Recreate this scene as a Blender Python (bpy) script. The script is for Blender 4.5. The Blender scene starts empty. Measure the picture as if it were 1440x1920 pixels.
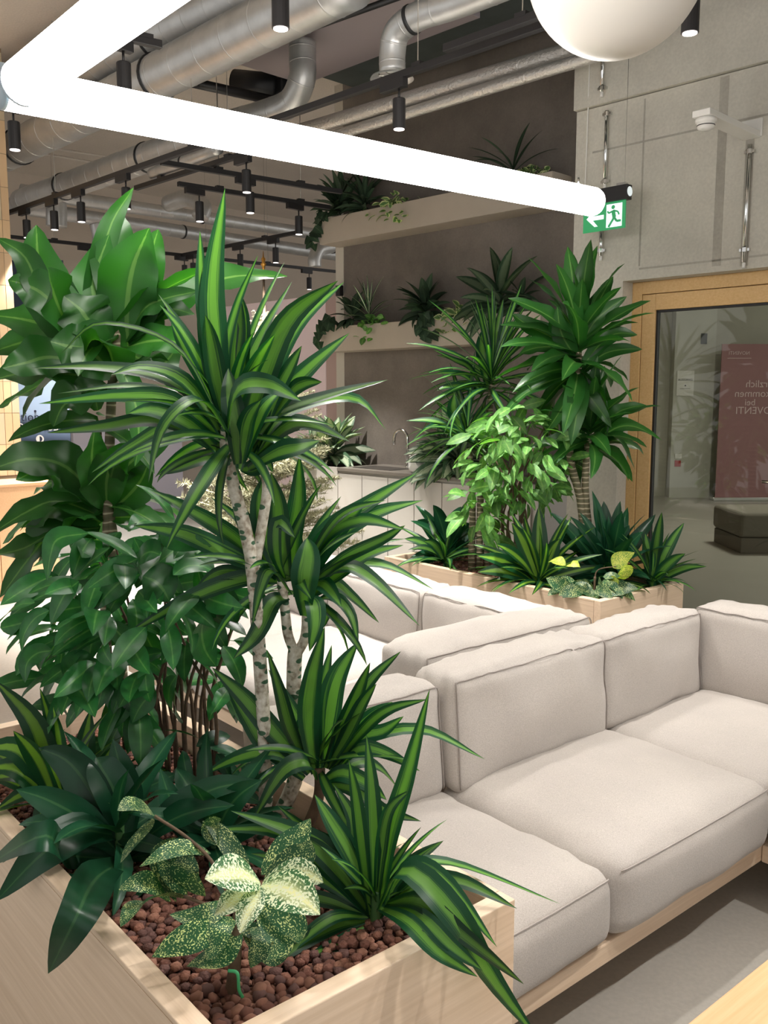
import bpy, bmesh, math, random
from mathutils import Vector, Matrix, noise
R = math.radians
S = bpy.context.scene
COL = S.collection
random.seed(7)

# ---------------------------------------------------------------- camera, world, exposure
FPX, CX, CY, HZ, H = 1700.0, 720.0, 960.0, 740.0, 1.70
PITCH = math.atan((CY - HZ) / FPX)
cp, sp = math.cos(PITCH), math.sin(PITCH)
cd = bpy.data.cameras.new('camera'); cam = bpy.data.objects.new('camera', cd); COL.objects.link(cam)
cam.location = (0, 0, H); cam.rotation_euler = (R(90) - PITCH, 0, 0)
cd.sensor_fit = 'VERTICAL'; cd.sensor_height = 36.0; cd.lens = 36.0 * FPX / 1920.0
cd.clip_start = 0.05; cd.clip_end = 100
S.camera = cam
world = bpy.data.worlds.new('world'); S.world = world; world.use_nodes = True
bg = world.node_tree.nodes['Background']; bg.inputs[0].default_value = (1.0, 0.99, 0.975, 1); bg.inputs[1].default_value = 0.95
S.view_settings.view_transform = 'Standard'; S.view_settings.look = 'None'
S.view_settings.gamma = 1.0; S.view_settings.use_curve_mapping = False
S.view_settings.exposure = -0.08
TUBE_POWER = 23.0
SPOT_POWER = 115.0
BACK_POWER = 560.0

# ---------------------------------------------------------------- measuring helpers
def ray(x, y):
    u = (x - CX) / FPX; v = (CY - y) / FPX
    return Vector((u, cp + v * sp, -sp + v * cp))
C0 = Vector((0, 0, H))
def PY(x, y, Y): r = ray(x, y); return C0 + r * (Y / r.y)
def PZ(x, y, z): r = ray(x, y); return C0 + r * ((z - H) / r.z)
WA = R(134.5)
WL = Vector((math.cos(WA), math.sin(WA), 0))      # along the wall, to the left / far
WR = -WL
WN = Vector((-math.sin(WA), math.cos(WA), 0)); WN = WN if WN.y < 0 else -WN   # out of the wall
def PW(x, y, D): r = ray(x, y); return C0 + r * (-D / r.dot(WN))
def WPT(s, D, z): return WR * s - WN * D + Vector((0, 0, z))  # s along the wall to the right
def sw(x, D): return PW(x, 740, D).dot(WR)
FA = R(40.2); E2 = Vector((math.cos(FA), math.sin(FA), 0)); E1 = Vector((-math.sin(FA), math.cos(FA), 0))
FO = Vector((-0.2644, 1.2681, 0))
def F(a, b, z=0): return FO + E2 * a + E1 * b + Vector((0, 0, z))

# ---------------------------------------------------------------- object helpers
WPOS = {}
def link(o, origin, parent):
    COL.objects.link(o); WPOS[o.name] = Vector(origin)
    if parent is not None:
        o.parent = parent; o.location = Vector(origin) - WPOS[parent.name]
    else: o.location = origin
    return o
def tag(o, label=None, cat=None, group=None, kind=None):
    if label: o['label'] = label
    if cat: o['category'] = cat
    if group: o['group'] = group
    if kind: o['kind'] = kind
    return o
def thing(name, loc, label, cat, group=None):
    o = bpy.data.objects.new(name, None); o.empty_display_size = 0.05
    link(o, loc, None); return tag(o, label, cat, group)
def mesh(name, verts, faces, mat, smooth=False, uvs=None):
    me = bpy.data.meshes.new(name); me.from_pydata([tuple(v) for v in verts], [], faces)
    if mat: me.materials.append(mat)
    if smooth: me.polygons.foreach_set('use_smooth', [True] * len(me.polygons))
    if uvs:
        ul = me.uv_layers.new(name='UVMap')
        for l in me.loops: ul.data[l.index].uv = uvs[l.vertex_index]
    me.update(); return me
class MB:
    def __init__(s): s.v = []; s.f = []
    def add(s, vs, fs):
        n = len(s.v); s.v += [Vector(v) for v in vs]; s.f += [[i + n for i in f] for f in fs]; return s
    def box(s, o, ax, ay, az):
        o = Vector(o); ax, ay, az = Vector(ax), Vector(ay), Vector(az)
        if ax.cross(ay).dot(az) < 0: ax, ay = ay, ax
        vs = [o, o + ax, o + ax + ay, o + ay, o + az, o + ax + az, o + ax + ay + az, o + ay + az]
        return s.add(vs, [[3, 2, 1, 0], [4, 5, 6, 7], [0, 1, 5, 4], [1, 2, 6, 5], [2, 3, 7, 6], [3, 0, 4, 7]])
    def tube(s, pts, rad, n=12, cap=True):
        pts = [Vector(p) for p in pts]; k = len(pts)
        if not isinstance(rad, (list, tuple)): rad = [rad] * k
        T = []
        for i in range(k):
            a = pts[max(0, i - 1)]; b = pts[min(k - 1, i + 1)]; T.append((b - a).normalized())
        ref = Vector((0, 0, 1)) if abs(T[0].z) < .9 else Vector((1, 0, 0))
        X = (ref - T[0] * ref.dot(T[0])).normalized(); vs = []
        for i in range(k):
            X = (X - T[i] * X.dot(T[i])).normalized(); Y = T[i].cross(X)
            for j in range(n):
                t = 2 * math.pi * j / n; vs.append(pts[i] + (X * math.cos(t) + Y * math.sin(t)) * rad[i])
        fs = [[i * n + j, i * n + (j + 1) % n, (i + 1) * n + (j + 1) % n, (i + 1) * n + j] for i in range(k - 1) for j in range(n)]
        if cap: fs += [list(range(n))[::-1], list(range((k - 1) * n, k * n))]
        return s.add(vs, fs)
    def build(s, name, mat, parent=None, smooth=False, origin=None, bevel=0, label=None, kind=None, cat=None, group=None, segs=2):
        if origin is None:
            origin = WPOS[parent.name] if parent is not None else \
                Vector((sum(v.x for v in s.v) / len(s.v), sum(v.y for v in s.v) / len(s.v), min(v.z for v in s.v)))
        origin = Vector(origin)
        me = mesh(name, [v - origin for v in s.v], s.f, mat, smooth)
        o = bpy.data.objects.new(name, me); link(o, origin, parent)
        if bevel:
            m = o.modifiers.new('bevel', 'BEVEL'); m.width = bevel; m.segments = segs; m.limit_method = 'ANGLE'
        return tag(o, label, cat, group, kind)
def box_c(mb, c, ax, ay, az): # centred in ax, ay; base at c
    return mb.box(Vector(c) - Vector(ax) / 2 - Vector(ay) / 2, ax, ay, az)
def bez(pts, n):
    P = [Vector(p) for p in pts]
    if len(P) == 2: return [P[0].lerp(P[1], i / n) for i in range(n + 1)]
    Q = [P[0] * 2 - P[1]] + P + [P[-1] * 2 - P[-2]]; m = len(P) - 1; out = []
    for i in range(n + 1):
        t = i / n * m; k = min(int(t), m - 1); t -= k
        a, b, c, d = Q[k:k + 4]
        out.append(0.5 * ((2 * b) + (c - a) * t + (2 * a - 5 * b + 4 * c - d) * t * t + (3 * b - a - 3 * c + d) * t ** 3))
    return out

# ---------------------------------------------------------------- materials
def newmat(name):
    m = bpy.data.materials.new(name); m.use_nodes = True
    nt = m.node_tree; return m, nt, nt.nodes['Principled BSDF']
def N(nt, t, **kw):
    n = nt.nodes.new(t)
    for k, v in kw.items():
        if k in n.inputs: n.inputs[k].default_value = v
        else: setattr(n, k, v)
    return n
def srgb(r, g, b):
    f = lambda c: (c / 255 / 12.92) if c / 255 <= .04045 else ((c / 255 + .055) / 1.055) ** 2.4
    return (f(r), f(g), f(b), 1)
def ramp(nt, fac, stops):
    n = nt.nodes.new('ShaderNodeValToRGB'); e = n.color_ramp.elements
    while len(e) < len(stops): e.new(.5)
    for x, (p, c) in zip(e, stops): x.position = p; x.color = c
    nt.links.new(fac, n.inputs[0]); return n.outputs[0]
def plain(name, col, rough=.6, metal=0, spec=None, bump=0, bscale=80, var=0, vscale=3, stretch=(1, 1, 1), emit=0):
    m, nt, b = newmat(name); c = srgb(*col)
    b.inputs['Base Color'].default_value = c; b.inputs['Roughness'].default_value = rough; b.inputs['Metallic'].default_value = metal
    if spec is not None: b.inputs['Specular IOR Level'].default_value = spec
    if var or bump:
        tc = N(nt, 'ShaderNodeTexCoord'); mp = N(nt, 'ShaderNodeMapping'); mp.inputs['Scale'].default_value = stretch
        nt.links.new(tc.outputs['Object'], mp.inputs[0])
    if var:
        t = N(nt, 'ShaderNodeTexNoise', Scale=vscale, Detail=6.0, Roughness=.6); nt.links.new(mp.outputs[0], t.inputs['Vector'])
        lo = tuple(max(0, x * (1 - var)) for x in c[:3]) + (1,); hi = tuple(min(1, x * (1 + var)) for x in c[:3]) + (1,)
        nt.links.new(ramp(nt, t.outputs[0], [(.3, lo), (.7, hi)]), b.inputs['Base Color'])
    if bump:
        t = N(nt, 'ShaderNodeTexNoise', Scale=bscale, Detail=3.0); nt.links.new(mp.outputs[0], t.inputs['Vector'])
        bp = N(nt, 'ShaderNodeBump', Strength=bump, Distance=.01); nt.links.new(t.outputs[0], bp.inputs['Height']); nt.links.new(bp.outputs[0], b.inputs['Normal'])
    if emit:
        b.inputs['Emission Color'].default_value = c; b.inputs['Emission Strength'].default_value = emit
    return m
def wood(name, c1, c2, axis, rough=.45):
    # long grain along a world direction
    m, nt, b = newmat(name)
    g = N(nt, 'ShaderNodeNewGeometry'); mp = N(nt, 'ShaderNodeMapping'); mp.vector_type = 'POINT'
    mp.inputs['Rotation'].default_value = (0, 0, -axis); mp.inputs['Scale'].default_value = (1, 1, 1)
    sc = N(nt, 'ShaderNodeMapping'); sc.inputs['Scale'].default_value = (1.6, 55, 55)
    nt.links.new(g.outputs['Position'], mp.inputs[0]); nt.links.new(mp.outputs[0], sc.inputs[0])
    t = N(nt, 'ShaderNodeTexNoise', Scale=1.6, Detail=5.0, Roughness=.65); nt.links.new(sc.outputs[0], t.inputs['Vector'])
    nt.links.new(ramp(nt, t.outputs[0], [(.3, srgb(*c1)), (.7, srgb(*c2))]), b.inputs['Base Color'])
    b.inputs['Roughness'].default_value = rough
    bp = N(nt, 'ShaderNodeBump', Strength=.08, Distance=.004); nt.links.new(t.outputs[0], bp.inputs['Height']); nt.links.new(bp.outputs[0], b.inputs['Normal'])
    return m
def leafmat(name, edge, mid, rib=None, stripe=0.0, streak=0.0, rough=.32, spots=None, spotscale=26, trans=.22, under=None, patch=0, soft=.05):
    m, nt, b = newmat(name); L = nt.links
    uv = N(nt, 'ShaderNodeUVMap'); sx = N(nt, 'ShaderNodeSeparateXYZ'); L.new(uv.outputs[0], sx.inputs[0])
    ab = N(nt, 'ShaderNodeMath', operation='SUBTRACT'); L.new(sx.outputs[0], ab.inputs[0]); ab.inputs[1].default_value = .5
    ab2 = N(nt, 'ShaderNodeMath', operation='ABSOLUTE'); L.new(ab.outputs[0], ab2.inputs[0])
    oi = N(nt, 'ShaderNodeObjectInfo')
    fac = ab2.outputs[0]
    cmb = N(nt, 'ShaderNodeCombineXYZ'); L.new(sx.outputs[0], cmb.inputs[0]); L.new(oi.outputs['Random'], cmb.inputs[2])
    vs = N(nt, 'ShaderNodeMath', operation='MULTIPLY'); L.new(sx.outputs[1], vs.inputs[0]); vs.inputs[1].default_value = .06
    L.new(vs.outputs[0], cmb.inputs[1])
    if streak:
        t = N(nt, 'ShaderNodeTexNoise', Scale=19.0, Detail=4.0); L.new(cmb.outputs[0], t.inputs['Vector'])
        s1 = N(nt, 'ShaderNodeMath', operation='SUBTRACT'); L.new(t.outputs[0], s1.inputs[0]); s1.inputs[1].default_value = .5
        s2 = N(nt, 'ShaderNodeMath', operation='MULTIPLY_ADD'); L.new(s1.outputs[0], s2.inputs[0]); s2.inputs[1].default_value = streak; L.new(fac, s2.inputs[2])
        fac = s2.outputs[0]
    E_, M_ = srgb(*edge), srgb(*mid)
    if stripe:
        c = ramp(nt, fac, [(max(0, stripe - soft), M_), (stripe + soft, E_)])
    else:
        c = ramp(nt, fac, [(0.0, srgb(*(rib or mid))), (.03, srgb(*(rib or mid))), (.045, M_), (.5, E_)])
    if patch:
        mp = N(nt, 'ShaderNodeMapping'); mp.inputs['Scale'].default_value = (1.2, 3, 1); L.new(uv.outputs[0], mp.inputs[0])
        pn = N(nt, 'ShaderNodeTexNoise', Scale=2.2, Detail=3.0); L.new(mp.outputs[0], pn.inputs['Vector']); pn.noise_dimensions = '4D'; L.new(oi.outputs['Random'], pn.inputs['W'])
        hs = N(nt, 'ShaderNodeMixRGB'); hs.blend_type = 'MULTIPLY'; L.new(c, hs.inputs[1])
        L.new(ramp(nt, pn.outputs[0], [(.35, (1 - patch, 1 - patch, 1 - patch * .6, 1)), (.65, (1 + patch * .6, 1 + patch * .5, 1, 1))]), hs.inputs[2]); hs.inputs[0].default_value = 1; c = hs.outputs[0]
    if spots:
        mp = N(nt, 'ShaderNodeMapping'); mp.inputs['Scale'].default_value = (1, 2, 1); L.new(uv.outputs[0], mp.inputs[0])
        ad = N(nt, 'ShaderNodeVectorMath', operation='ADD'); L.new(mp.outputs[0], ad.inputs[0])
        cb = N(nt, 'ShaderNodeCombineXYZ'); mu = N(nt, 'ShaderNodeMath', operation='MULTIPLY'); L.new(oi.outputs['Random'], mu.inputs[0]); mu.inputs[1].default_value = 37.0
        L.new(mu.outputs[0], cb.inputs[0]); L.new(mu.outputs[0], cb.inputs[1]); L.new(cb.outputs[0], ad.inputs[1])
        t = N(nt, 'ShaderNodeTexNoise', Scale=float(spotscale), Detail=2.0, Roughness=.5); L.new(ad.outputs[0], t.inputs['Vector'])
        t2 = N(nt, 'ShaderNodeTexNoise', Scale=2.4, Detail=1.0); L.new(ad.outputs[0], t2.inputs['Vector'])
        su = N(nt, 'ShaderNodeMath', operation='MULTIPLY_ADD'); L.new(t2.outputs[0], su.inputs[0]); su.inputs[1].default_value = .35; L.new(t.outputs[0], su.inputs[2])
        k = ramp(nt, su.outputs[0], [(spots[0] - .02, (0, 0, 0, 1)), (spots[0] + .02, (1, 1, 1, 1))])
        mx = N(nt, 'ShaderNodeMixRGB'); L.new(k, mx.inputs[0]); L.new(c, mx.inputs[1]); mx.inputs[2].default_value = srgb(*spots[1]); c = mx.outputs[0]
    hv = N(nt, 'ShaderNodeHueSaturation'); L.new(c, hv.inputs['Color'])
    mr = N(nt, 'ShaderNodeMapRange'); L.new(oi.outputs['Random'], mr.inputs[0]); mr.inputs[3].default_value = .55; mr.inputs[4].default_value = 1.3
    L.new(mr.outputs[0], hv.inputs['Value']); c = hv.outputs[0]
    L.new(c, b.inputs['Base Color']); b.inputs['Roughness'].default_value = rough + .08; b.inputs['Specular IOR Level'].default_value = .36
    tr = N(nt, 'ShaderNodeBsdfTranslucent'); g2 = N(nt, 'ShaderNodeMixRGB'); g2.blend_type = 'MULTIPLY'; g2.inputs[0].default_value = 1
    L.new(c, g2.inputs[1]); g2.inputs[2].default_value = (1.3, 1.7, .5, 1); L.new(g2.outputs[0], tr.inputs[0])
    ms = N(nt, 'ShaderNodeMixShader'); ms.inputs[0].default_value = trans; L.new(b.outputs[0], ms.inputs[1]); L.new(tr.outputs[0], ms.inputs[2])
    L.new(ms.outputs[0], nt.nodes['Material Output'].inputs[0]); return m
M = {}
M['leaf_var'] = leafmat('leaf_variegated', (18, 66, 40), (92, 140, 56), stripe=.2, streak=.55, rough=.34, soft=.07)
M['leaf_broad'] = leafmat('leaf_broad_green', (38, 88, 36), (50, 104, 40), rib=(96, 140, 70), rough=.3, trans=.3)
M['leaf_dark'] = leafmat('leaf_dark_green', (24, 68, 46), (32, 80, 52), rib=(60, 104, 66), rough=.22, trans=.15)
M['leaf_darkvar'] = leafmat('leaf_dark_lime_centre', (24, 74, 40), (120, 165, 55), stripe=.16, streak=.2, rough=.32)
M['leaf_ficus'] = leafmat('leaf_elliptic', (36, 98, 50), (50, 114, 54), rib=(86, 142, 74), rough=.24, trans=.2, patch=.2)
M['leaf_light'] = leafmat('leaf_light_elliptic', (92, 142, 74), (110, 160, 84), rib=(150, 185, 115), rough=.4, trans=.3, patch=.3)
M['leaf_spot'] = leafmat('leaf_spotted', (34, 80, 50), (42, 88, 54), rough=.36, spots=(.762, (206, 216, 150)), spotscale=17)
M['leaf_cream'] = leafmat('leaf_cream_spotted', (62, 108, 66), (232, 232, 178), stripe=.16, streak=.35, rough=.4, spots=(.69, (228, 234, 208)), spotscale=14, soft=.14)
M['leaf_silver'] = leafmat('leaf_silver', (64, 92, 66), (160, 172, 145), stripe=.27, streak=.9, rough=.45, trans=.15)
M['leaf_cream_edge'] = leafmat('leaf_cream_edged', (210, 214, 165), (96, 132, 76), stripe=.3, streak=.5, rough=.45)
M['leaf_white_mid'] = leafmat('leaf_white_centre', (52, 88, 58), (215, 218, 195), stripe=.14, streak=.1, rough=.45)
M['leaf_shelf'] = leafmat('leaf_dull_dark', (50, 70, 52), (58, 80, 58), rib=(84, 104, 78), rough=.5, trans=.12)
M['stem_green'] = plain('green_stem', (70, 110, 62), .5)
M['stem_brown'] = plain('brown_stem', (92, 74, 56), .8, var=.4, vscale=30)
M['oak'] = wood('pale_oak', (214, 188, 160), (232, 208, 182), FA)
M['oak_b'] = wood('pale_oak_across', (212, 186, 158), (230, 206, 180), FA + R(90))
M['oak_door'] = wood('honey_oak', (204, 164, 106), (218, 182, 128), R(0)); 
M['oak_cab'] = wood('warm_beech', (214, 166, 122), (226, 180, 138), WA)
def bark():
    m, nt, b = newmat('pale_bark_with_green_scars'); L = nt.links
    tc = N(nt, 'ShaderNodeTexCoord'); mp = N(nt, 'ShaderNodeMapping'); mp.inputs['Scale'].default_value = (1, 1, 1.9); L.new(tc.outputs['Object'], mp.inputs[0])
    v = N(nt, 'ShaderNodeTexVoronoi', Scale=27.0); L.new(mp.outputs[0], v.inputs['Vector'])
    n = N(nt, 'ShaderNodeTexNoise', Scale=60.0, Detail=5.0); L.new(tc.outputs['Object'], n.inputs['Vector'])
    base = ramp(nt, n.outputs[0], [(.3, srgb(120, 104, 86)), (.5, srgb(188, 180, 164)), (.7, srgb(214, 208, 196))])
    k = ramp(nt, v.outputs['Distance'], [(.31, (1, 1, 1, 1)), (.35, (0, 0, 0, 1))])
    mx = N(nt, 'ShaderNodeMixRGB'); L.new(k, mx.inputs[0]); L.new(base, mx.inputs[1]); mx.inputs[2].default_value = srgb(58, 92, 66); L.new(mx.outputs[0], b.inputs['Base Color'])
    b.inputs['Roughness'].default_value = .8
    bp = N(nt, 'ShaderNodeBump', Strength=.4, Distance=.004); L.new(n.outputs[0], bp.inputs['Height']); L.new(bp.outputs[0], b.inputs['Normal']); return m
M['bark'] = bark()
def ringed():
    m, nt, b = newmat('ringed_cane'); L = nt.links
    tc = N(nt, 'ShaderNodeTexCoord'); w = N(nt, 'ShaderNodeTexWave', Scale=11.0, Distortion=3.5); w.bands_direction = 'Z'; L.new(tc.outputs['Object'], w.inputs['Vector'])
    L.new(ramp(nt, w.outputs[0], [(.04, srgb(182, 172, 146)), (.12, srgb(112, 100, 78)), (1, srgb(92, 90, 66))]), b.inputs['Base Color']); b.inputs['Roughness'].default_value = .7; return m
M['cane'] = ringed()
def fabric():
    m, nt, b = newmat('oatmeal_fabric'); L = nt.links
    tc = N(nt, 'ShaderNodeTexCoord'); t = N(nt, 'ShaderNodeTexNoise', Scale=330.0, Detail=2.0); L.new(tc.outputs['Object'], t.inputs['Vector'])
    t2 = N(nt, 'ShaderNodeTexNoise', Scale=5.0, Detail=4.0); L.new(tc.outputs['Object'], t2.inputs['Vector'])
    mx = N(nt, 'ShaderNodeMixRGB'); mx.blend_type = 'MULTIPLY'; mx.inputs[0].default_value = 1
    L.new(ramp(nt, t.outputs[0], [(.3, srgb(171, 164, 157)), (.7, srgb(191, 184, 177))]), mx.inputs[1]); L.new(ramp(nt, t2.outputs[0], [(.3, (.93, .93, .94, 1)), (.7, (1, 1, 1, 1))]), mx.inputs[2])
    L.new(mx.outputs[0], b.inputs['Base Color']); b.inputs['Roughness'].default_value = .95; b.inputs['Specular IOR Level'].default_value = .1
    b.inputs['Sheen Weight'].default_value = .15
    bp = N(nt, 'ShaderNodeBump', Strength=.2, Distance=.002); L.new(t.outputs[0], bp.inputs['Height']); L.new(bp.outputs[0], b.inputs['Normal']); return m
M['fabric'] = fabric()
M['piping'] = plain('seam_piping', (142, 134, 128), .9); M['piping_soft'] = plain('seam_piping_soft', (164, 156, 150), .9)
def concrete(name, col, sc=1.2, var=.16, rough=.75):
    m, nt, b = newmat(name); L = nt.links; c = srgb(*col)
    g = N(nt, 'ShaderNodeNewGeometry')
    t = N(nt, 'ShaderNodeTexNoise', Scale=sc, Detail=8.0, Roughness=.62); L.new(g.outputs['Position'], t.inputs['Vector'])
    t2 = N(nt, 'ShaderNodeTexNoise', Scale=60.0, Detail=4.0); L.new(g.outputs['Position'], t2.inputs['Vector'])
    a = ramp(nt, t.outputs[0], [(.3, tuple(x * (1 - var) for x in c[:3]) + (1,)), (.7, tuple(min(1, x * (1 + var)) for x in c[:3]) + (1,))])
    mx = N(nt, 'ShaderNodeMixRGB'); mx.blend_type = 'MULTIPLY'; mx.inputs[0].default_value = 1; L.new(a, mx.inputs[1])
    L.new(ramp(nt, t2.outputs[0], [(.35, (.93, .93, .93, 1)), (.65, (1.03, 1.03, 1.03, 1))]), mx.inputs[2]); L.new(mx.outputs[0], b.inputs['Base Color'])
    b.inputs['Roughness'].default_value = rough
    bp = N(nt, 'ShaderNodeBump', Strength=.12, Distance=.01); L.new(t2.outputs[0], bp.inputs['Height']); L.new(bp.outputs[0], b.inputs['Normal']); return m
M['concrete'] = concrete('cast_concrete', (190, 186, 174))
M['concrete_stain'] = concrete('damp_concrete', (162, 157, 146), 3)
M['darkwall'] = concrete('dark_plaster', (112, 104, 96), 1.6, .3)
M['shelf'] = plain('taupe_lacquer', (172, 161, 146), .55, var=.05)
M['cabinet'] = plain('grey_lacquer', (176, 171, 163), .5, var=.04)
M['worktop'] = plain('worktop', (110, 104, 96), .35)
M['floor'] = concrete('polished_floor', (170, 166, 158), .9, .08, .38)
M['ceil'] = concrete('ceiling_plaster', (200, 190, 178), .8, .08)
M['soffit'] = plain('dark_soffit', (62, 68, 66), .8, var=.2)
M['lilac'] = plain('lilac_panel', (150, 140, 142), .5)
M['backwall'] = plain('back_wall_paint', (190, 177, 162), .7, var=.04)
M['steel'] = plain('galvanised_duct', (190, 190, 188), .4, .7, bump=.12, bscale=14, var=.12, vscale=6)
M['foil'] = plain('foil_wrap', (210, 206, 200), .38, .7, bump=.9, bscale=45)
M['rubber'] = plain('black_rubber', (24, 24, 26), .5)
M['black'] = plain('black_lacquer', (26, 24, 25), .45)
M['chrome'] = plain('chrome', (215, 215, 212), .15, 1)
M['white'] = plain('white_plastic', (228, 226, 220), .4)
M['soil'] = plain('dark_soil', (58, 38, 30), .95, bump=.6, bscale=60, var=.3, vscale=30)
M['pinkwhite'] = plain('pink_white_board', (226, 206, 208), .6)
M['lavender'] = plain('lavender_board', (214, 208, 220), .6)
M['pinkbrown'] = plain('rose_beige_wall', (170, 146, 140), .7)
M['lighttrim'] = plain('light_edge_trim', (186, 180, 168), .6)
M['gold'] = plain('gold_topper', (206, 150, 70), .3, .8)
M['needle'] = plain('fir_needles', (142, 140, 110), .7, var=.3, vscale=12)
M['yellow'] = plain('yellow_label', (214, 168, 50), .6)
M['rust'] = plain('rust_mark', (120, 84, 60), .9)
def glow(name, col, s):
    m = bpy.data.materials.new(name); m.use_nodes = True; nt = m.node_tree; nt.nodes.clear()
    e = N(nt, 'ShaderNodeEmission'); e.inputs[0].default_value = col; e.inputs[1].default_value = s
    o = N(nt, 'ShaderNodeOutputMaterial'); nt.links.new(e.outputs[0], o.inputs[0]); return m
M['tube'] = glow('lit_tube', (1, .95, .9, 1), TUBE_POWER)
M['lens'] = glow('lit_lens', (1, .9, .86, 1), 3.0)
M['clay'] = [plain('clay_%d' % i, c, .95, bump=.5, bscale=160, var=.15, vscale=40) for i, c in enumerate([(136, 92, 76), (118, 78, 66), (150, 106, 88), (104, 74, 68)])]
UP = Vector((0, 0, 1))
WP_ = Vector((math.cos(WA - R(90)), math.sin(WA - R(90)), 0))   # across the room, to the right / far
ZC = 4.6
# ---------------------------------------------------------------- setting
def structure(name, mb, mat, label=None, bevel=0): return mb.build(name, mat, kind='structure', bevel=bevel, label=label)
mb = MB(); mb.add([(-9, -3, 0), (9, -3, 0), (9, 19, 0), (-9, 19, 0), (-9, -3, -.1), (9, -3, -.1), (9, 19, -.1), (-9, 19, -.1)], [[0, 1, 2, 3], [7, 6, 5, 4], [4, 5, 1, 0], [5, 6, 2, 1], [6, 7, 3, 2], [7, 4, 0, 3]])
structure('floor', mb, M['floor'])
mb = MB().box((-9, -3, ZC), (18, 0, 0), (0, 22, 0), (0, 0, .12)); structure('ceiling', mb, M['ceil'])
def wallbox(mb, s0, s1, D, t, z0, z1): return mb.box(WPT(s0, D, z0), WR * (s1 - s0), -WN * t, UP * (z1 - z0))
# concrete wall with the door opening
DC = 5.28
sL, sO = sw(1068, DC), sw(1161, DC); zT = PW(1172, 527, DC).z; sE = sO + 2.5; zB = PW(1140, 196, DC).z
mb = MB(); wallbox(mb, sL, sO, DC, .215, 0, zB); wallbox(mb, sO, sE, DC, .215, zT, zB); wallbox(mb, sE, sE + 3, DC, .215, 0, zB)
structure('wall_right', mb, M['concrete'])
mb = MB(); wallbox(mb, sw(1062, DC - .03), sE + 3, DC - .03, .245, zB + .006, ZC); structure('trim_1', mb, M['concrete'])
# shallow shuttering marks and damp streaks on the concrete
mb = MB()
def mark(x, y0, y1, w, name='shutter_mark'):
    s = sw(x, DC); m = MB(); wallbox(m, s - w / 2, s + w / 2, DC - .001, .002, PW(x, y1, DC).z, PW(x, y0, DC).z); return m
wr = bpy.data.objects['wall_right']
for (x, y0, y1, w) in ((1190, 190, 500, .012), (1332, 150, 500, .055), (1383, 240, 500, .05)):
    m = mark(x, y0, y1, w)
    for f in range(len(m.v)): pass
    m.build('shutter_mark', M['concrete_stain'], wr)
for (x0, y0, x1) in ((1098, 289, 1440), (1190, 505, 1440)):
    z = PW(x0, y0, DC).z; m = MB(); wallbox(m, sw(x0, DC), sw(x1, DC), DC - .001, .002, z - .006, z + .006); m.build('shutter_mark', M['concrete_stain'], wr)
# kitchen wall
DD = 6.0
mb = MB(); wallbox(mb, sw(646, DD), sw(1078, DD) + .12, DD, .2, 0, ZC); structure('wall_kitchen', mb, M['darkwall'])
mb = MB(); wallbox(mb, sw(631, DD), sw(646, DD) - .002, DD, .21, 0, ZC); structure('trim_2', mb, M['lighttrim'])
mb = MB(); wallbox(mb, sw(612, DD + .1), sw(631, DD) - .004, DD + .1, .1, 0, PW(620, 548, DD + .1).z); structure('wall_recess', mb, M['pinkbrown'])
# back wall across the room
bw = PZ(14, 320, ZC)
def PB(x, y, off=0):   # pixel onto the back wall plane (normal = WL reversed)
    r = ray(x, y); return C0 + r * (((bw - C0).dot(WL) - off) / r.dot(WL))
mb = MB(); mb.box(Vector((bw.x, bw.y, 0)) - WP_ * 5, WP_ * 14, WL * .2, UP * ZC); structure('wall_back', mb, M['backwall'])
# room beyond the glass door
mb = MB().box((2.0, 15.2, 0), (8, 0, 0), (0, .2, 0), UP * ZC); structure('wall_far_room', mb, plain('grey_green_wall', (178, 175, 163), .8, var=.06))
p = PY(1262, 740, 15.0); q = PY(1338, 740, 15.0)
mb = MB().box((p.x, 15.0, 0), (q.x - p.x, 0, 0), (0, .19, 0), UP * ZC); structure('wall_pilaster', mb, plain('pilaster_paint', (192, 191, 180), .8, var=.05))
# tiled column, lower left
COLY = 8.1
cr = PY(35, 740, COLY)
mb = MB().box(Vector((cr.x, cr.y, 0)) - WP_ * 1.2, WP_ * 1.2, WL * .5, UP * ZC); wl = structure('wall_left', mb, plain('tile_grout', (150, 128, 100), .8))
tiles = [plain('tile_%d' % i, c, .3, var=.03) for i, c in enumerate([(222, 190, 150), (216, 184, 146), (226, 196, 158), (208, 190, 160)])]
tbox = MB().box((0, 0, 0), WP_ * .064, WL * .0075, UP * .271)
tmesh = [mesh('tile', tbox.v, tbox.f, m_) for m_ in tiles]
for cx in range(17):
    for rz in range(13):
        z0 = .99 + rz * .275
        if z0 + .275 > ZC: continue
        link(bpy.data.objects.new('tile', random.choice(tmesh)), Vector((cr.x, cr.y, z0 + .002)) - WP_ * (.068 * (cx + 1) - .001) - WL * .006, wl)
# soffit and ceiling panels
a, b_, c_, d_ = PZ(600, 40, 4.35), PZ(1100, 200, 4.35), PZ(1500, -200, 4.35), PZ(760, -160, 4.35)
mb = MB(); mb.box(WPT(sw(690, 5.9), 5.9, 4.4), WR * 6, WN * 2.6, UP * .19); structure('ceiling_soffit', mb, M['soffit'])
pa = PZ(420, 118, 4.25); mb = MB().box(pa + UP * .02, WR * 1.9, WP_ * .8, UP * .04)
mb.build('ceiling_panel', M['lilac'], label='pale lilac acoustic panel hung under the dark ceiling', cat='ceiling panel', bevel=.004)

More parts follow.
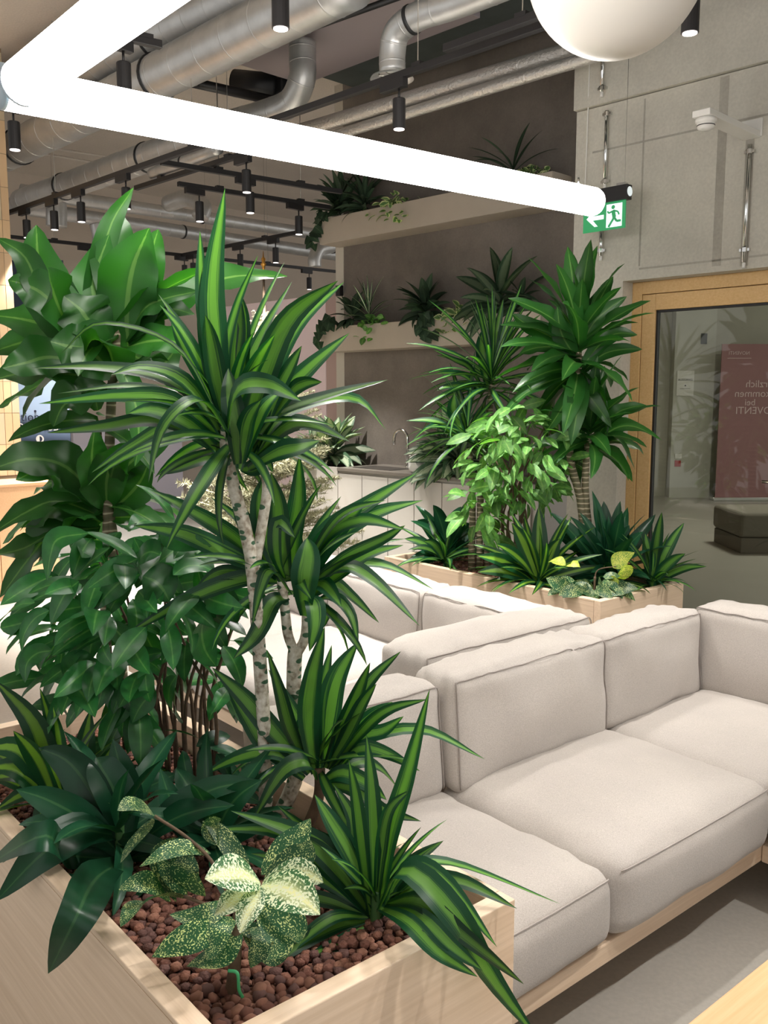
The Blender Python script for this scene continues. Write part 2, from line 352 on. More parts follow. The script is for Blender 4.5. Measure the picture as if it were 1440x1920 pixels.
# ---------------------------------------------------------------- door
M['glass'] = None
m = bpy.data.materials.new('pane_glass'); m.use_nodes = True; nt = m.node_tree; nt.nodes.clear()
tr = N(nt, 'ShaderNodeBsdfTransparent'); tr.inputs[0].default_value = (.80, .82, .76, 1); gl = N(nt, 'ShaderNodeBsdfGlossy'); gl.inputs['Roughness'].default_value = .02
fr_ = N(nt, 'ShaderNodeFresnel'); fr_.inputs[0].default_value = 1.45; mxs = N(nt, 'ShaderNodeMixShader'); out = N(nt, 'ShaderNodeOutputMaterial')
nt.links.new(fr_.outputs[0], mxs.inputs[0]); nt.links.new(tr.outputs[0], mxs.inputs[1]); nt.links.new(gl.outputs[0], mxs.inputs[2]); nt.links.new(mxs.outputs[0], out.inputs[0]); M['glass'] = m
DF = DC + .12
f0, f1, f2 = sw(1176, DF), sw(1198, DF), sw(1222, DF)
zf0, zf1, zf2 = zT, PW(1207, 553, DF).z, PW(1232, 581, DF).z
dr = bpy.data.objects.new('door_1', None); link(dr, WPT(sO + 1, DF, 0), None); dr['kind'] = 'structure'; dr['label'] = 'wide glazed door in a honey oak frame'
f0 = sO
e = .004
mb = MB(); wallbox(mb, f0, f1 - e, DF, .09, 0, zf0); mb.build('frame_post', M['oak_door'], dr, bevel=.003)
mb = MB(); wallbox(mb, f1 - e, sE, DF, .09, zf1 + e, zf0); mb.build('frame_head', M['oak_door'], dr, bevel=.003)
mb = MB(); wallbox(mb, f1, f2, DF + .004, .07, 0.02, zf1); mb.build('sash_stile', M['oak_door'], dr, bevel=.003)
mb = MB(); wallbox(mb, f2, sE - .1, DF + .004, .07, zf2, zf1); mb.build('sash_rail', M['oak_door'], dr, bevel=.003)
mb = MB(); wallbox(mb, f2, sE - .1, DF + .004, .07, .02, .14); mb.build('sash_rail', M['oak_door'], dr, bevel=.003)
mb = MB(); wallbox(mb, sE - .1, sE, DF + .004, .07, .02, zf1); mb.build('sash_stile', M['oak_door'], dr, bevel=.003)
g = .014
mb = MB(); wallbox(mb, f2, f2 + g, DF + .02, .03, .14, zf2); mb.build('gasket', M['black'], dr)
mb = MB(); wallbox(mb, f2, sE - .1, DF + .02, .03, zf2 - g, zf2); mb.build('gasket', M['black'], dr)
mb = MB(); wallbox(mb, f2 + g, sE - .1, DF + .035, .008, .14, zf2 - g); mb.build('pane', M['glass'], dr)
h0 = PW(1429, 903, DF - .05); mb = MB().tube([h0, h0 + WR * .14], .009); mb.tube([h0 + WR * .13, h0 + WR * .13 - WN * .08], .008); mb.build('door_handle', M['chrome'], dr, True)

# ---------------------------------------------------------------- flat print helpers
def frame_m(o, X, Y):
    X = Vector(X).normalized(); Y = Vector(Y).normalized(); Z = X.cross(Y)
    m = Matrix.Identity(4)
    for i, v in enumerate((X, Y, Z)): m[0][i], m[1][i], m[2][i] = v
    m.translation = Vector(o); return m
def text(name, body, size, mat, mw, parent, mirror=False, align='CENTER'):
    cu = bpy.data.curves.new('t', 'FONT'); cu.body = body; cu.size = size; cu.align_x = align; cu.extrude = .0008; cu.resolution_u = 3
    to = bpy.data.objects.new('t', cu); COL.objects.link(to); dg = bpy.context.evaluated_depsgraph_get(); dg.update()
    me = bpy.data.meshes.new_from_object(to.evaluated_get(dg)); bpy.data.objects.remove(to)
    if mirror:
        me.transform(Matrix.Diagonal((-1, 1, 1, 1))); me.flip_normals()
    me.materials.clear(); me.materials.append(mat)
    o = bpy.data.objects.new(name, me); COL.objects.link(o); o.parent = parent
    o.matrix_basis = Matrix.Translation(-WPOS[parent.name]) @ mw; WPOS[o.name] = mw.translation.copy(); return o
def poly2(name, pts, mat, mw, parent, th=.001):
    n = len(pts); vs = [mw @ Vector((x, y, 0)) for x, y in pts] + [mw @ Vector((x, y, th)) for x, y in pts]
    fs = [list(range(n))[::-1], list(range(n, 2 * n))] + [[i, (i + 1) % n, (i + 1) % n + n, i + n] for i in range(n)]
    return MB().add(vs, fs).build(name, mat, parent)
def circ(cx, cy, r, n=20, a0=0, a1=360): return [(cx + r * math.cos(R(a0 + (a1 - a0) * i / (n if a1 - a0 == 360 else n - 1))), cy + r * math.sin(R(a0 + (a1 - a0) * i / (n if a1 - a0 == 360 else n - 1)))) for i in range(n)]

# banner in the room behind the door
bl, br = PY(1340, 938, 14.6), PY(1516, 938, 14.6); bt = PY(1352, 645, 14.6).z
bn = thing('roll_up_banner', (bl.x + .7, 14.6, 0), 'tall dusty pink roll-up banner with mirrored white lettering behind the glass door', 'banner')
MB().box((bl.x, 14.59, .06), (br.x - bl.x, 0, 0), (0, .02, 0), UP * (bt - .06)).build('print', plain('banner_pink', (152, 110, 112), .6), bn)
MB().box((bl.x - .06, 14.5, 0), (br.x - bl.x + .12, 0, 0), (0, .2, 0), UP * .06).build('base_rail', M['chrome'], bn, bevel=.01)
bwm = plain('banner_letter', (214, 190, 190), .6)
def btext(body, x, y, hpx): 
    q = PY(x, y, 14.585); text('lettering', body, hpx * 14.6 / 1700 * 1.0, bwm, frame_m(q, (1, 0, 0), UP), bn, True)
btext('herzlich', 1428, 726, 19); btext('willkommen', 1424, 744, 19); btext('bei', 1406, 760, 17); btext('NOVENTI', 1420, 776, 19); btext('NOVENTI', 1386, 665, 9)
MB().box(PY(1364, 672, 14.585), (.38, 0, 0), (0, .004, 0), UP * .008).build('rule', bwm, bn)
# paper notice and stickers on the pilaster
pn = PY(1268, 742, 14.99); pe = PY(1302, 695, 14.99)
pp = thing('paper_notice', (pn.x, 14.985, pn.z), 'white paper notice reading AUSGANG taped to the pale pilaster', 'notice')
MB().box((pn.x, 14.985, pn.z), (pe.x - pn.x, 0, 0), (0, .012, 0), UP * (pe.z - pn.z)).build('sheet', M['white'], pp)
ink = plain('ink', (60, 60, 62), .7)
text('lettering', 'AUSGANG', .05, ink, frame_m(PY(1285, 714, 14.983), (1, 0, 0), UP), pp)
poly2('dot', circ(0, 0, .012, 12), ink, frame_m(PY(1285, 723, 14.983), (1, 0, 0), UP), pp)
MB().box(PY(1275, 729, 14.983), (.17, 0, 0), (0, .002, 0), UP * .005).build('rule', ink, pp)
p0 = PY(1314, 645, 14.99); MB().box(p0, (.1, 0, 0), (0, .012, 0), UP * .17).build('wall_plate', plain('plate_grey', (66, 68, 66), .5), label='small dark grey plate high on the pale pilaster', cat='wall plate')
p0 = PY(1258, 875, 14.96); MB().box((p0.x + .07, 14.985, p0.z), (.1, 0, 0), (0, .012, 0), UP * .1).build('call_point', plain('red_plastic', (172, 52, 48), .5), label='small red call point below a white label on the pilaster', cat='call point')
MB().box((p0.x + .07, 14.985, p0.z + .13), (.11, 0, 0), (0, .012, 0), UP * .08).build('wall_label', M['white'], label='small white label above the red call point', cat='label')
# ottoman beyond the door
ot = PZ(1388, 1038, 0)
oo = thing('lounge_pouf', ot + Vector((.5, .3, 0)), 'grey upholstered pouf standing behind the glass door', 'pouf')
MB().box(ot, (1.1, 0, 0), (0, .8, 0), UP * .17).build('plinth', plain('pouf_plinth', (112, 106, 98), .8), oo, bevel=.01)
MB().box(ot + Vector((-.02, -.02, .172)), (1.14, 0, 0), (0, .84, 0), UP * .27).build('cushion', plain('pouf_grey', (128, 122, 112), .9), oo, bevel=.05, segs=4)
HANG = []
# ---------------------------------------------------------------- wall services
def conduit(x, y0, y1, D, label, r=.013, clips=()):
    t = thing('conduit_pipe', PW(x, y1, D), label, 'pipe', 'chrome conduits on the concrete wall')
    s = sw(x, D) if False else PW(x, (y0 + y1) / 2, D).dot(WR)
    z0, z1 = PW(x, y1, D).z, PW(x, y0, D).z
    MB().tube([WPT(s, D, z0), WPT(s, D, z1)], r, 12).build('tube', M['chrome'], t, True)
    MB().tube([WPT(s, D, z0 - .03), WPT(s, D, z0)], r * .75, 10).build('end_fitting', M['white'], t, True)
    for c in clips:
        z = PW(x, c, D).z; mb = MB().tube([WPT(s, D, z - .012), WPT(s, D, z + .012)], r * 1.5, 12); mb.box(WPT(s - .03, D - .004, z - .008), WR * .06, -WN * (DC - D), UP * .016)
        mb.build('clip', M['chrome'], t)
conduit(1130, 60, 172, DC - .05, 'chrome conduit running down the concrete beam behind the globe lamp', clips=(165,))
conduit(1136, 208, 345, DC - .02, 'chrome conduit on the wall above the exit sign', clips=(214, 340))
conduit(1127, 430, 480, DC - .02, 'short chrome conduit end below the exit sign', clips=(470,))
conduit(1400, 272, 492, DC - .02, 'long chrome conduit below the smoke detector', clips=(285, 468))
s0 = PW(1128, 495, DC).dot(WR); z0 = PW(1128, 495, DC).z
# smoke detector on its bracket
q = PW(1424, 243, DC)
sd = thing('smoke_detector', q - UP * .05, 'white smoke detector at the end of a white wall bracket', 'smoke detector')
mb = MB(); mb.box(q - WR * .1 - UP * .04, WR * .12, WN * .015, UP * .1); mb.build('wall_plate', M['white'], sd, bevel=.003)
mb = MB(); mb.box(q - WR * .09 - UP * .045, WR * .1, WN * .62, UP * .035); mb.build('bracket_arm', M['white'], sd, bevel=.004)
ec = q + WN * .56 - WR * .04 - UP * .046
mb = MB().tube([ec, ec - UP * .02, ec - UP * .021, ec - UP * .05, ec - UP * .06], [.055, .055, .048, .043, .02], 20); mb.build('detector_head', M['white'], sd, True)
mb = MB().tube([ec - UP * .034, ec - UP * .038], .0465, 20); mb.build('vent_slot', M['rubber'], sd, True)
# cable on the left of the wall
def cyl(name, pts, r, mat, label=None, cat=None, parent=None, group=None, n=8, seg=16): 
    return MB().tube(bez(pts, seg) if len(pts) > 2 else pts, r, n).build(name, mat, parent, True, label=label, cat=cat, group=group)
cyl('wall_cable', [PW(1106, 100, DC - .04), PW(1100, 280, DC - .012), PW(1096, 370, DC - .012)], .004, M['white'], 'thin white cable clipped to the concrete wall edge', 'cable')
# exit sign
DS = 4.9
sx0, sx1 = PW(1093, 437, DS).dot(WR), PW(1171, 437, DS).dot(WR); ez0 = PW(1093, 438, DS).z; ez1 = PW(1150, 378, DS).z
ex = thing('exit_sign', WPT((sx0 + sx1) / 2, DS, ez0), 'hanging green exit sign with white running figure and arrow', 'exit sign')
green = plain('sign_green', (52, 158, 98), .4, emit=.35); wh = plain('sign_white', (232, 244, 246), .4, emit=.6)
hx = sx1 - sx0; hz = ez1 - ez0
mb = MB(); wallbox(mb, sx0, sx1, DS, .008, ez0, ez1); mb.build('sign_plate', green, ex)
fm = frame_m(WPT(sx0, DS - .0005, ez0), WR, UP)
poly2('door_field', [(hx * .56, hz * .08), (hx * .93, hz * .08), (hx * .93, hz * .92), (hx * .56, hz * .92)], wh, fm, ex)
poly2('arrow', [(hx * .08, hz * .5), (hx * .28, hz * .82), (hx * .36, hz * .82), (hx * .24, hz * .58), (hx * .5, hz * .58), (hx * .5, hz * .42), (hx * .24, hz * .42), (hx * .36, hz * .18), (hx * .28, hz * .18)], wh, fm, ex)
fg = frame_m(WPT(sx0, DS - .0018, ez0), WR, UP); u = hz
def limb(pts, w):
    out = []
    for (x0, y0), (x1, y1) in zip(pts[:-1], pts[1:]):
        d = math.hypot(x1 - x0, y1 - y0); nx, ny = -(y1 - y0) / d * w, (x1 - x0) / d * w
        poly2('running_figure', [(x0 + nx, y0 + ny), (x0 - nx, y0 - ny), (x1 - nx, y1 - ny), (x1 + nx, y1 + ny)], green, fg, ex)
bx = hx * .72
poly2('running_figure', circ(bx, u * .8, u * .075, 14), green, fg, ex)
limb([(bx + .0, u * .68), (bx + u * .06, u * .42)], u * .075)
limb([(bx, u * .66), (bx - u * .18, u * .6), (bx - u * .24, u * .68)], u * .03); limb([(bx, u * .68), (bx + u * .2, u * .62), (bx + u * .26, u * .5)], u * .03)
limb([(bx + u * .05, u * .42), (bx - u * .08, u * .24), (bx - u * .18, u * .1)], u * .042); limb([(bx + u * .06, u * .42), (bx + u * .16, u * .28), (bx + u * .34, u * .28)], u * .042)
mb = MB(); wallbox(mb, sx0 + .04, sx1 + .02, DS - .02, .055, ez1, ez1 + .085); mb.build('housing', M['black'], ex, bevel=.003)
poly2('lamp', circ(0, 0, .028, 16), wh, frame_m(WPT(sx1 + .021, DS + .008, ez1 + .045), -WN, UP), ex)
s_ = sx1 - .01; HANG.append((ex, [WPT(s_, DS, ez1 + .085)], .0015, 'wire', M['chrome'], None))
mb = MB(); wallbox(mb, sx1 - .06, sx1, DS - .01, .03, ez1 + .085, ez1 + .1); mb.build('clamp', M['chrome'], ex)

# ---------------------------------------------------------------- lights
TZ = 2.6; tr_ = .065
tc = PZ(8, 163, TZ); te = PZ(1119, 380, TZ)
def tube_lamp(p, q, label, wires, cap0=True):
    d = (q - p).normalized(); t = thing('tube_pendant', (p + q) / 2, label, 'lamp', 'glowing tube pendants')
    MB().tube([p, p + d * .012, q - d * .03, q - d * .01, q], [tr_, tr_, tr_, tr_ * .9, tr_ * .6], 28).build('tube_diffuser', M['tube'], t, True)
    MB().tube([p - d * .014, p - d * .001], tr_ * 1.01, 28).build('end_cap', plain('cap_pale', (186, 204, 216), .4), t, True)
    for k in wires:
        w = p.lerp(q, k); HANG.append((t, [w + UP * (tr_ + .002)], .0013, 'wire', M['chrome'], None))
        MB().tube([w + UP * (tr_ - .003), w + UP * (tr_ + .03)], .005, 8).build('ferrule', M['chrome'], t, True)
tube_lamp(tc, te, 'long glowing tube pendant ending beside the exit sign', (.035, .95))
d2 = -E1; q0 = tc + d2 * .08 + E2 * .03
tube_lamp(q0, q0 + d2 * 2.2, 'glowing tube pendant running square from the corner of the long tube', (.11, .9))
# globe
gr = .25; gc = PY(1156, -71, 2.72); 
gt = thing('globe_pendant', gc - UP * gr, 'large milky white globe lamp hanging below the ceiling', 'lamp')
me = bpy.data.meshes.new('globe'); bm = bmesh.new(); bmesh.ops.create_uvsphere(bm, u_segments=48, v_segments=32, radius=gr); bm.to_mesh(me); bm.free()
me.polygons.foreach_set('use_smooth', [True] * len(me.polygons)); me.materials.append(plain('milk_glass', (226, 222, 214), .35))
o = bpy.data.objects.new('globe', me); link(o, gc, gt)
MB().tube([gc + UP * (gr - .01), gc + UP * (gr + .06)], .04, 16).build('holder', M['black'], gt, True)
HANG.append((gt, [gc + UP * (gr + .055)], .004, 'cord', M['black'], None))
# track rails and heads
TR = 3.3
def track(p, q, label):
    p, q = Vector(p), Vector(q); d = (q - p).normalized(); n = d.cross(UP)
    t = thing('track_rail', (p + q) / 2, label, 'track rail', 'black lighting tracks')
    MB().box(p - n * .018, d * (q - p).length, n * .036, UP * .035).build('rail', M['black'], t, bevel=.002)
    k = max(2, int((q - p).length / 1.6))
    Ln = (q - p).length
    for i in range(k): HANG.append((t, [p + d * ((i + .5) / k * Ln + f * Ln / k) + UP * .035 for f in (0, .08, -.08, .16, -.16, .24, -.24, .32, -.32, .4, -.4, .46, -.46)], .0025, 'hanger_wire', M['chrome'], (d, n)))
headmesh = {}
def head(c, d, label, power=0, tgt=None, ang=70, rb=.033, hb=.15, off=''):
    c = Vector(c); d = Vector(d).normalized(); n = d.cross(UP)
    t = thing('track_spotlight' + off, c, label, 'spotlight', 'black track spotlights')
    MB().box(c - d * .085 - n * .019 - UP * .045, d * .17, n * .038, UP * .05).build('adapter', M['black'], t, bevel=.002)
    k = c + d * .04 - UP * .045
    MB().tube([k, k - UP * .05], .006, 8).build('stem', M['black'], t, True)
    b0 = k - UP * .048
    MB().tube([b0, b0 - UP * .004, b0 - UP * hb], [rb * .9, rb, rb], 20).build('barrel', M['black'], t)
    MB().tube([b0 - UP * (hb - .001), b0 - UP * (hb + .003)], rb * .84, 20).build('lens' + off, M['lens'], t)
    if power:
        ld = bpy.data.lights.new('spot', 'SPOT'); ld.energy = power; ld.spot_size = R(ang); ld.spot_blend = .5; ld.shadow_soft_size = rb; ld.color = (1, .96, .91)
        lo = bpy.data.objects.new('spot_light' + off, ld); COL.objects.link(lo); lp = b0 - UP * (hb + .006); lo.location = lp
        v = (Vector(tgt) - lp) if tgt is not None else Vector((0, 0, -1)); lo.rotation_euler = v.to_track_quat('-Z', 'Y').to_euler()
T1a, T1b = PZ(10, 405, TR), PZ(1115, 22, TR)
track(T1a, T1b, 'long black lighting track running in front of the dark kitchen wall')
def on(a, b, x): # point of segment a-b seen at pixel column x
    lo, hi = 0.0, 1.0
    def col(t):
        p = a.lerp(b, t) - C0; return CX + FPX * p.x / (p.y * cp - p.z * sp)
    for _ in range(40):
        m_ = (lo + hi) / 2
        if (col(m_) < x) == (col(1) > col(0)): lo = m_
        else: hi = m_
    return a.lerp(b, lo)
for i, x in enumerate((45, 96, 146, 230)): head(on(T1a, T1b, x), WR, ('black spotlight at the far end of the long lighting track', 'second spotlight from the far end of the long lighting track', 'third spotlight from the far end of the long lighting track', 'fourth spotlight from the far end of the long lighting track')[i], BACK_POWER * .7)
head(on(T1a, T1b, 738), WR, 'black spotlight below the flared duct mouth', BACK_POWER)
P1a, P1b = PZ(302, 309, TR), PZ(640, 364, TR); track(P1a, P1b, 'black cross track branching off the long track')
head(on(P1a, P1b, 460), WP_, 'black spotlight on the cross track branching off the long track', BACK_POWER * 1.6)
P2a, P2b = PZ(334, 349, TR), PZ(618, 393, TR); track(P2a, P2b, 'black cross track with an open end, next behind the branching one')
head(on(P2a, P2b, 365), WP_, 'black spotlight at the open end of the second cross track', BACK_POWER * 1.6); head(on(P2a, P2b, 553), WP_, 'black spotlight by the far end of the second cross track', BACK_POWER)
T2a, T2b = PZ(255, 357, TR + .045), PZ(470, 290, TR + .045); track(T2a, T2b, 'short black track crossing between the two cross tracks')
head(on(T2a, T2b, 455), WR, 'black spotlight on the short crossing track under the tube pendant', BACK_POWER)
P3a, P3b = PZ(0, 445, TR), PZ(632, 512, TR); track(P3a, P3b, 'black cross track farthest back, near the back wall')
head(on(P3a, P3b, 160), WP_, 'black spotlight on the farthest track behind the tall plant', BACK_POWER)
head(on(P3a, P3b, 340), WP_, 'black spotlight where the two farthest tracks meet', BACK_POWER * .5); head(on(P3a, P3b, 575), WP_, 'black spotlight on the farthest track below the small elbow duct', 0)
T3a, T3b = PZ(338, 482, TR), PZ(558, 439, TR); track(T3a, T3b, 'short black track slanting off the farthest track')
head(on(T3a, T3b, 358), WR, 'spotlight on the slanting short track nearest its joint', 0); head(on(T3a, T3b, 446), WR, 'middle spotlight on the slanting short track', 0); head(on(T3a, T3b, 512), WR, 'spotlight at the open end of the slanting short track', 0)
# nearer rails over the seating
Na, Nb = PZ(186, 62, TR), PZ(302, 90, TR); track(PZ(186, 66, TR), PZ(302, 92, TR), 'stub of black track with one spotlight inside the angle of the tubes')
head(on(PZ(186, 66, TR), PZ(302, 92, TR), 215), WP_, 'black spotlight with side arm inside the angle of the tube pendants', SPOT_POWER * .8)
hA = PZ(512, -70, TR); hB = PZ(1280, -60, TR)
dN = WR; track(hA - dN * .35, hA + dN * 1.4, 'black lighting track above the long tube pendant')
head(hA, dN, 'black spotlight hanging just in front of the round steel duct', SPOT_POWER * 1.6, F(.4, .9, .6), 80)
track(hB - WL * .6, hB + WL * 1.2, 'black lighting track by the globe lamp')
head(hB, dN, 'black spotlight beside the globe lamp against the concrete', SPOT_POWER * 1.6, F(1.9, .6, .4), 85)
hC = PZ(0, 190, TR); 
track(hC - WP_ * .9, hC + WP_ * .25, 'black track at the left end of the long tube pendant')
head(hC + WP_ * .03, WP_, 'black spotlight just under the end cap of the long tube pendant', SPOT_POWER, F(.3, 1.4, .8), 80)
# overhead heads over the sofa, same kind, above the frame
oA = F(1.2, -.9, TR); track(oA - E2 * .6, oA + E2 * 2.4, 'black lighting track over the seating in front of the sofa')
head(oA + E2 * .2, E2, 'spotlight over the seating track aimed at the front planter', SPOT_POWER * 1.5, F(.35, .3, .6), 75, off='_offscreen')
head(oA + E2 * 1.2, E2, 'spotlight over the seating track aimed at the long sofa', SPOT_POWER * 1.7, F(1.7, .6, .4), 80, off='_offscreen')
head(oA + E2 * 2.2, E2, 'spotlight over the seating track aimed at the far planter', SPOT_POWER * 1.7, F(3.2, 2.0, .9), 70, off='_offscreen')

# ---------------------------------------------------------------- ducts and pipes
def duct(pts, r, label, collars=(), mat='steel', n=24, seg=24, group='steel air ducts', name='air_duct', cat='air duct', seams=0):
    path = bez(pts, seg) if len(pts) > 2 else [Vector(pts[0]).lerp(Vector(pts[1]), i / seg) for i in range(seg + 1)]
    t = thing(name, path[0], label, cat, group)
    MB().tube(path, r, n).build('duct_body', M[mat], t, True)
    def ring(k, rr, mat, nm, w=.025):
        i = min(len(path) - 2, int(k * (len(path) - 1))); f = k * (len(path) - 1) - i
        c = path[i].lerp(path[i + 1], f); d = (path[i + 1] - path[i]).normalized()
        MB().tube([c - d * w, c - d * w * .8, c + d * w * .8, c + d * w], [r * 1.0, rr, rr, r * 1.0], n, False).build(nm, M[mat], t, True)
    for k in collars: ring(k, r * 1.07, 'rubber', 'clamp_ring', .012)
    for i in range(seams): ring((i + .5) / seams, r * 1.014, mat, 'seam', .005)
    return t
duct([PZ(6, 290, 3.9), PZ(660, -40, 3.9)], .15, 'big round steel duct running behind the tube pendants', (.08, .58), seams=16)
duct([PZ(60, 174, 4.22), PZ(480, -23, 4.22)], .15, 'upper round steel duct beside the big one', (.62,), seams=12)
duct([PZ(40, 378, 3.6), PZ(400, 252, 3.6)], .115, 'slim round steel duct above the far lighting track', (.28, .72), seams=14)
duct([PZ(285, 326, 3.44), PZ(410, 278, 3.44)], .043, 'short bright steel duct under the slim one', (.5,), seams=4)
duct([PZ(40, 358, 3.75), PZ(640, 446, 3.75)], .07, 'upper spiral pipe along the back of the room', (.5,), seams=26)
duct([PZ(10, 384, 3.6), PZ(640, 480, 3.6)], .075, 'lower spiral pipe along the back of the room', (.45,), seams=26)
duct([PY(567, 78, 6.9), PY(567, 110, 6.9), PY(566, 150, 6.9), PY(545, 192, 7.0), PY(500, 212, 7.15), PY(430, 232, 7.4)], .098, 'vertical steel duct bending left above the tube pendant', (), seams=6)
t = duct([PY(736, 138, 5.3), PY(736, 100, 5.3), PY(745, 60, 5.26), PY(785, 30, 5.16), PY(860, 5, 5.0), PY(1000, -50, 4.65)], .073, 'steel elbow duct with a flared round mouth', (.55,), seams=5)
c = PY(735, 146, 5.3); MB().tube([c + UP * .02, c + UP * .005, c - UP * .008], [.075, .115, .122], 28, False).build('flared_mouth', M['steel'], t, True)
mb = MB()
for k in range(6):
    v = Vector((math.cos(k * math.pi / 3), math.sin(k * math.pi / 3), 0)); mb.tube([c + UP * .012, c + v * .07 + UP * .012], .003, 6)
mb.build('grille_spokes', M['chrome'], t)
duct([PY(590, 500, 9.9), PY(590, 485, 9.9), PY(598, 468, 9.95), PY(618, 463, 10.1), PY(645, 460, 10.3)], .07, 'small steel elbow duct beside the upper shelf', (.8,))
duct([PY(105, 380, 9.3), PY(106, 405, 9.3), PY(106, 425, 9.3)], .1, 'short steel duct drop behind the tall plant')
duct([PY(185, 420, 9.4), PY(190, 445, 9.4), PY(188, 480, 9.4)], .09, 'short steel duct drop behind the top leaves')
duct([PY(375, 408, 9.0), PY(380, 385, 9.05), PY(350, 372, 9.2), PY(315, 382, 9.4)], .08, 'stubby steel elbow duct joining the spiral pipes')
duct([PZ(520, 258, 3.84), PZ(1128, 78, 3.84)], .055, 'upper foil wrapped pipe along the top of the dark wall', mat='foil', seams=18, group='foil wrapped pipes', name='insulated_pipe', cat='pipe')
duct([PZ(540, 281, 3.74), PZ(1140, 97, 3.735)], .04, 'lower foil wrapped pipe along the top of the dark wall', mat='foil', seams=18, group='foil wrapped pipes', name='insulated_pipe', cat='pipe')
cyl('sprinkler_pipe', [PZ(330, 148, 4.1), PZ(520, 190, 4.1)], .04, M['black'], 'black cross pipe under the lilac ceiling panel', 'pipe')
cyl('sprinkler_pipe', [PZ(335, 142, 4.0), PZ(760, -10, 4.0)], .02, M['black'], 'thin black sprinkler pipe running past the vertical duct', 'pipe')
cyl('cable_pipe', [PZ(40, 300, 4.4), PZ(190, 222, 4.4)], .02, M['ceil'], 'painted conduit on the ceiling over the big duct end', 'pipe')
cyl('cable_pipe', [PZ(100, 278, 4.45), PZ(250, 302, 4.45)], .014, M['ceil'], 'painted cross conduit on the ceiling beyond the big duct', 'pipe')
cyl('cable_pipe', [PZ(80, 288, 4.45), PZ(235, 315, 4.45)], .014, M['ceil'], 'second painted cross conduit on the ceiling beyond the big duct', 'pipe')
dk = thing('ventilation_fan', PY(515, 170, 8.0), 'black ventilation fan box beside the vertical duct', 'fan')
MB().tube([PY(440, 156, 8.1), PY(520, 164, 8.0)], .11, 20).build('fan_casing', M['rubber'], dk, True)
mb = MB().box(PY(500, 183, 8.05), WP_ * .3, WR * .2, UP * .13); mb.build('motor_box', M['rubber'], dk, bevel=.01)
ys = PZ(1013, 45, TR + .12); MB().box(ys, WR * .06, WN * .01, UP * .07).build('warning_tag', M['yellow'], label='small yellow tag on the track by the globe lamp', cat='tag')

# added, unseen ceiling lamp that brightens the room beyond the door
fl = Vector((4.6, 10.5, 3.4)); cl = thing('ceiling_lamp_offscreen', fl, 'flat round ceiling lamp in the room beyond the glass door', 'lamp')
MB().tube([fl, fl + UP * .04], .35, 28).build('added_diffuser_offscreen', glow('added_room_lamp', (1, .96, .9, 1), 75.0), cl); MB().tube([fl + UP * .04, fl + UP * .06], .37, 28).build('rim', M['black'], cl)
MB().tube([fl + UP * .06, Vector((fl.x, fl.y, ZC))], .006, 8).build('rod', M['black'], cl)
bpy.context.view_layer.update(); dgr = bpy.context.evaluated_depsgraph_get()
def sky(c):
    best = None
    for dx, dy in ((0, 0), (.012, 0), (-.012, 0), (0, .012), (0, -.012)):
        h_, loc, _, _, ob, _ = S.ray_cast(dgr, c + Vector((dx, dy, .02)), UP)
        z = loc.z if h_ else ZC; free = (not h_) or ob.name.startswith('ceiling')
        if best is None: best = [z, free]
        best[1] = best[1] and free; best[0] = min(best[0], z) if not free else best[0]
    return best
for (t, cs, r, nm, mt, cl_) in HANG:
    res = [(c,) + tuple(sky(c)) for c in cs]; pick = next((x for x in res if x[2]), res[0]); c, z, _ = pick
    MB().tube([c, Vector((c.x, c.y, z + .0015))], r, 6).build(nm, mt, t)
    if cl_: MB().box(c - cl_[0] * .03 - cl_[1] * .02 - UP * .005, cl_[0] * .06, cl_[1] * .04, UP * .02).build('hanger_clip', M['black'], t)

# ---------------------------------------------------------------- shelf planters on the dark wall
DSH = 5.75
def shelf_box(xl, xr, ztop, zbot, label):
    s0, s1 = sw(xl, DSH), sw(xr, DSH); t = thing('shelf_planter', WPT((s0 + s1) / 2, DSH + .12, zbot), label, 'planter')
    mb = MB(); wallbox(mb, s0, s1, DSH, .018, zbot, ztop); mb.build('front_panel', M['shelf'], t, bevel=.003)
    mb = MB(); wallbox(mb, s1 - .018, s1, DSH + .0185, DD - DSH - .0185, zbot, ztop); mb.build('end_panel', M['shelf'], t)
    mb = MB(); wallbox(mb, s0, s0 + .018, DSH + .0185, DD - DSH - .0185, zbot, ztop); mb.build('end_panel', M['shelf'], t)
    mb = MB(); wallbox(mb, s0 + .019, s1 - .019, DSH + .0185, DD - DSH - .0185, zbot, zbot + .018); mb.build('bottom_panel', M['shelf'], t)
    mb = MB(); wallbox(mb, s0 + .019, s1 - .019, DSH + .0185, DD - DSH - .0185, zbot + .02, ztop - .025); mb.build('soil', M['soil'], t)
shelf_box(602, 1010, 2.335, 2.105, 'lower taupe shelf planter on the dark wall')
shelf_box(602, 1026, 3.335, 3.105, 'upper taupe shelf planter on the dark wall')
mb = MB().box(WPT(sw(636, DD - .02), DD - .06, PW(640, 556, DD).z), WR * .06, -WN * .05, UP * .1); mb.build('wall_socket', M['black'], label='small black socket box on the light wall edge', cat='socket', bevel=.004)
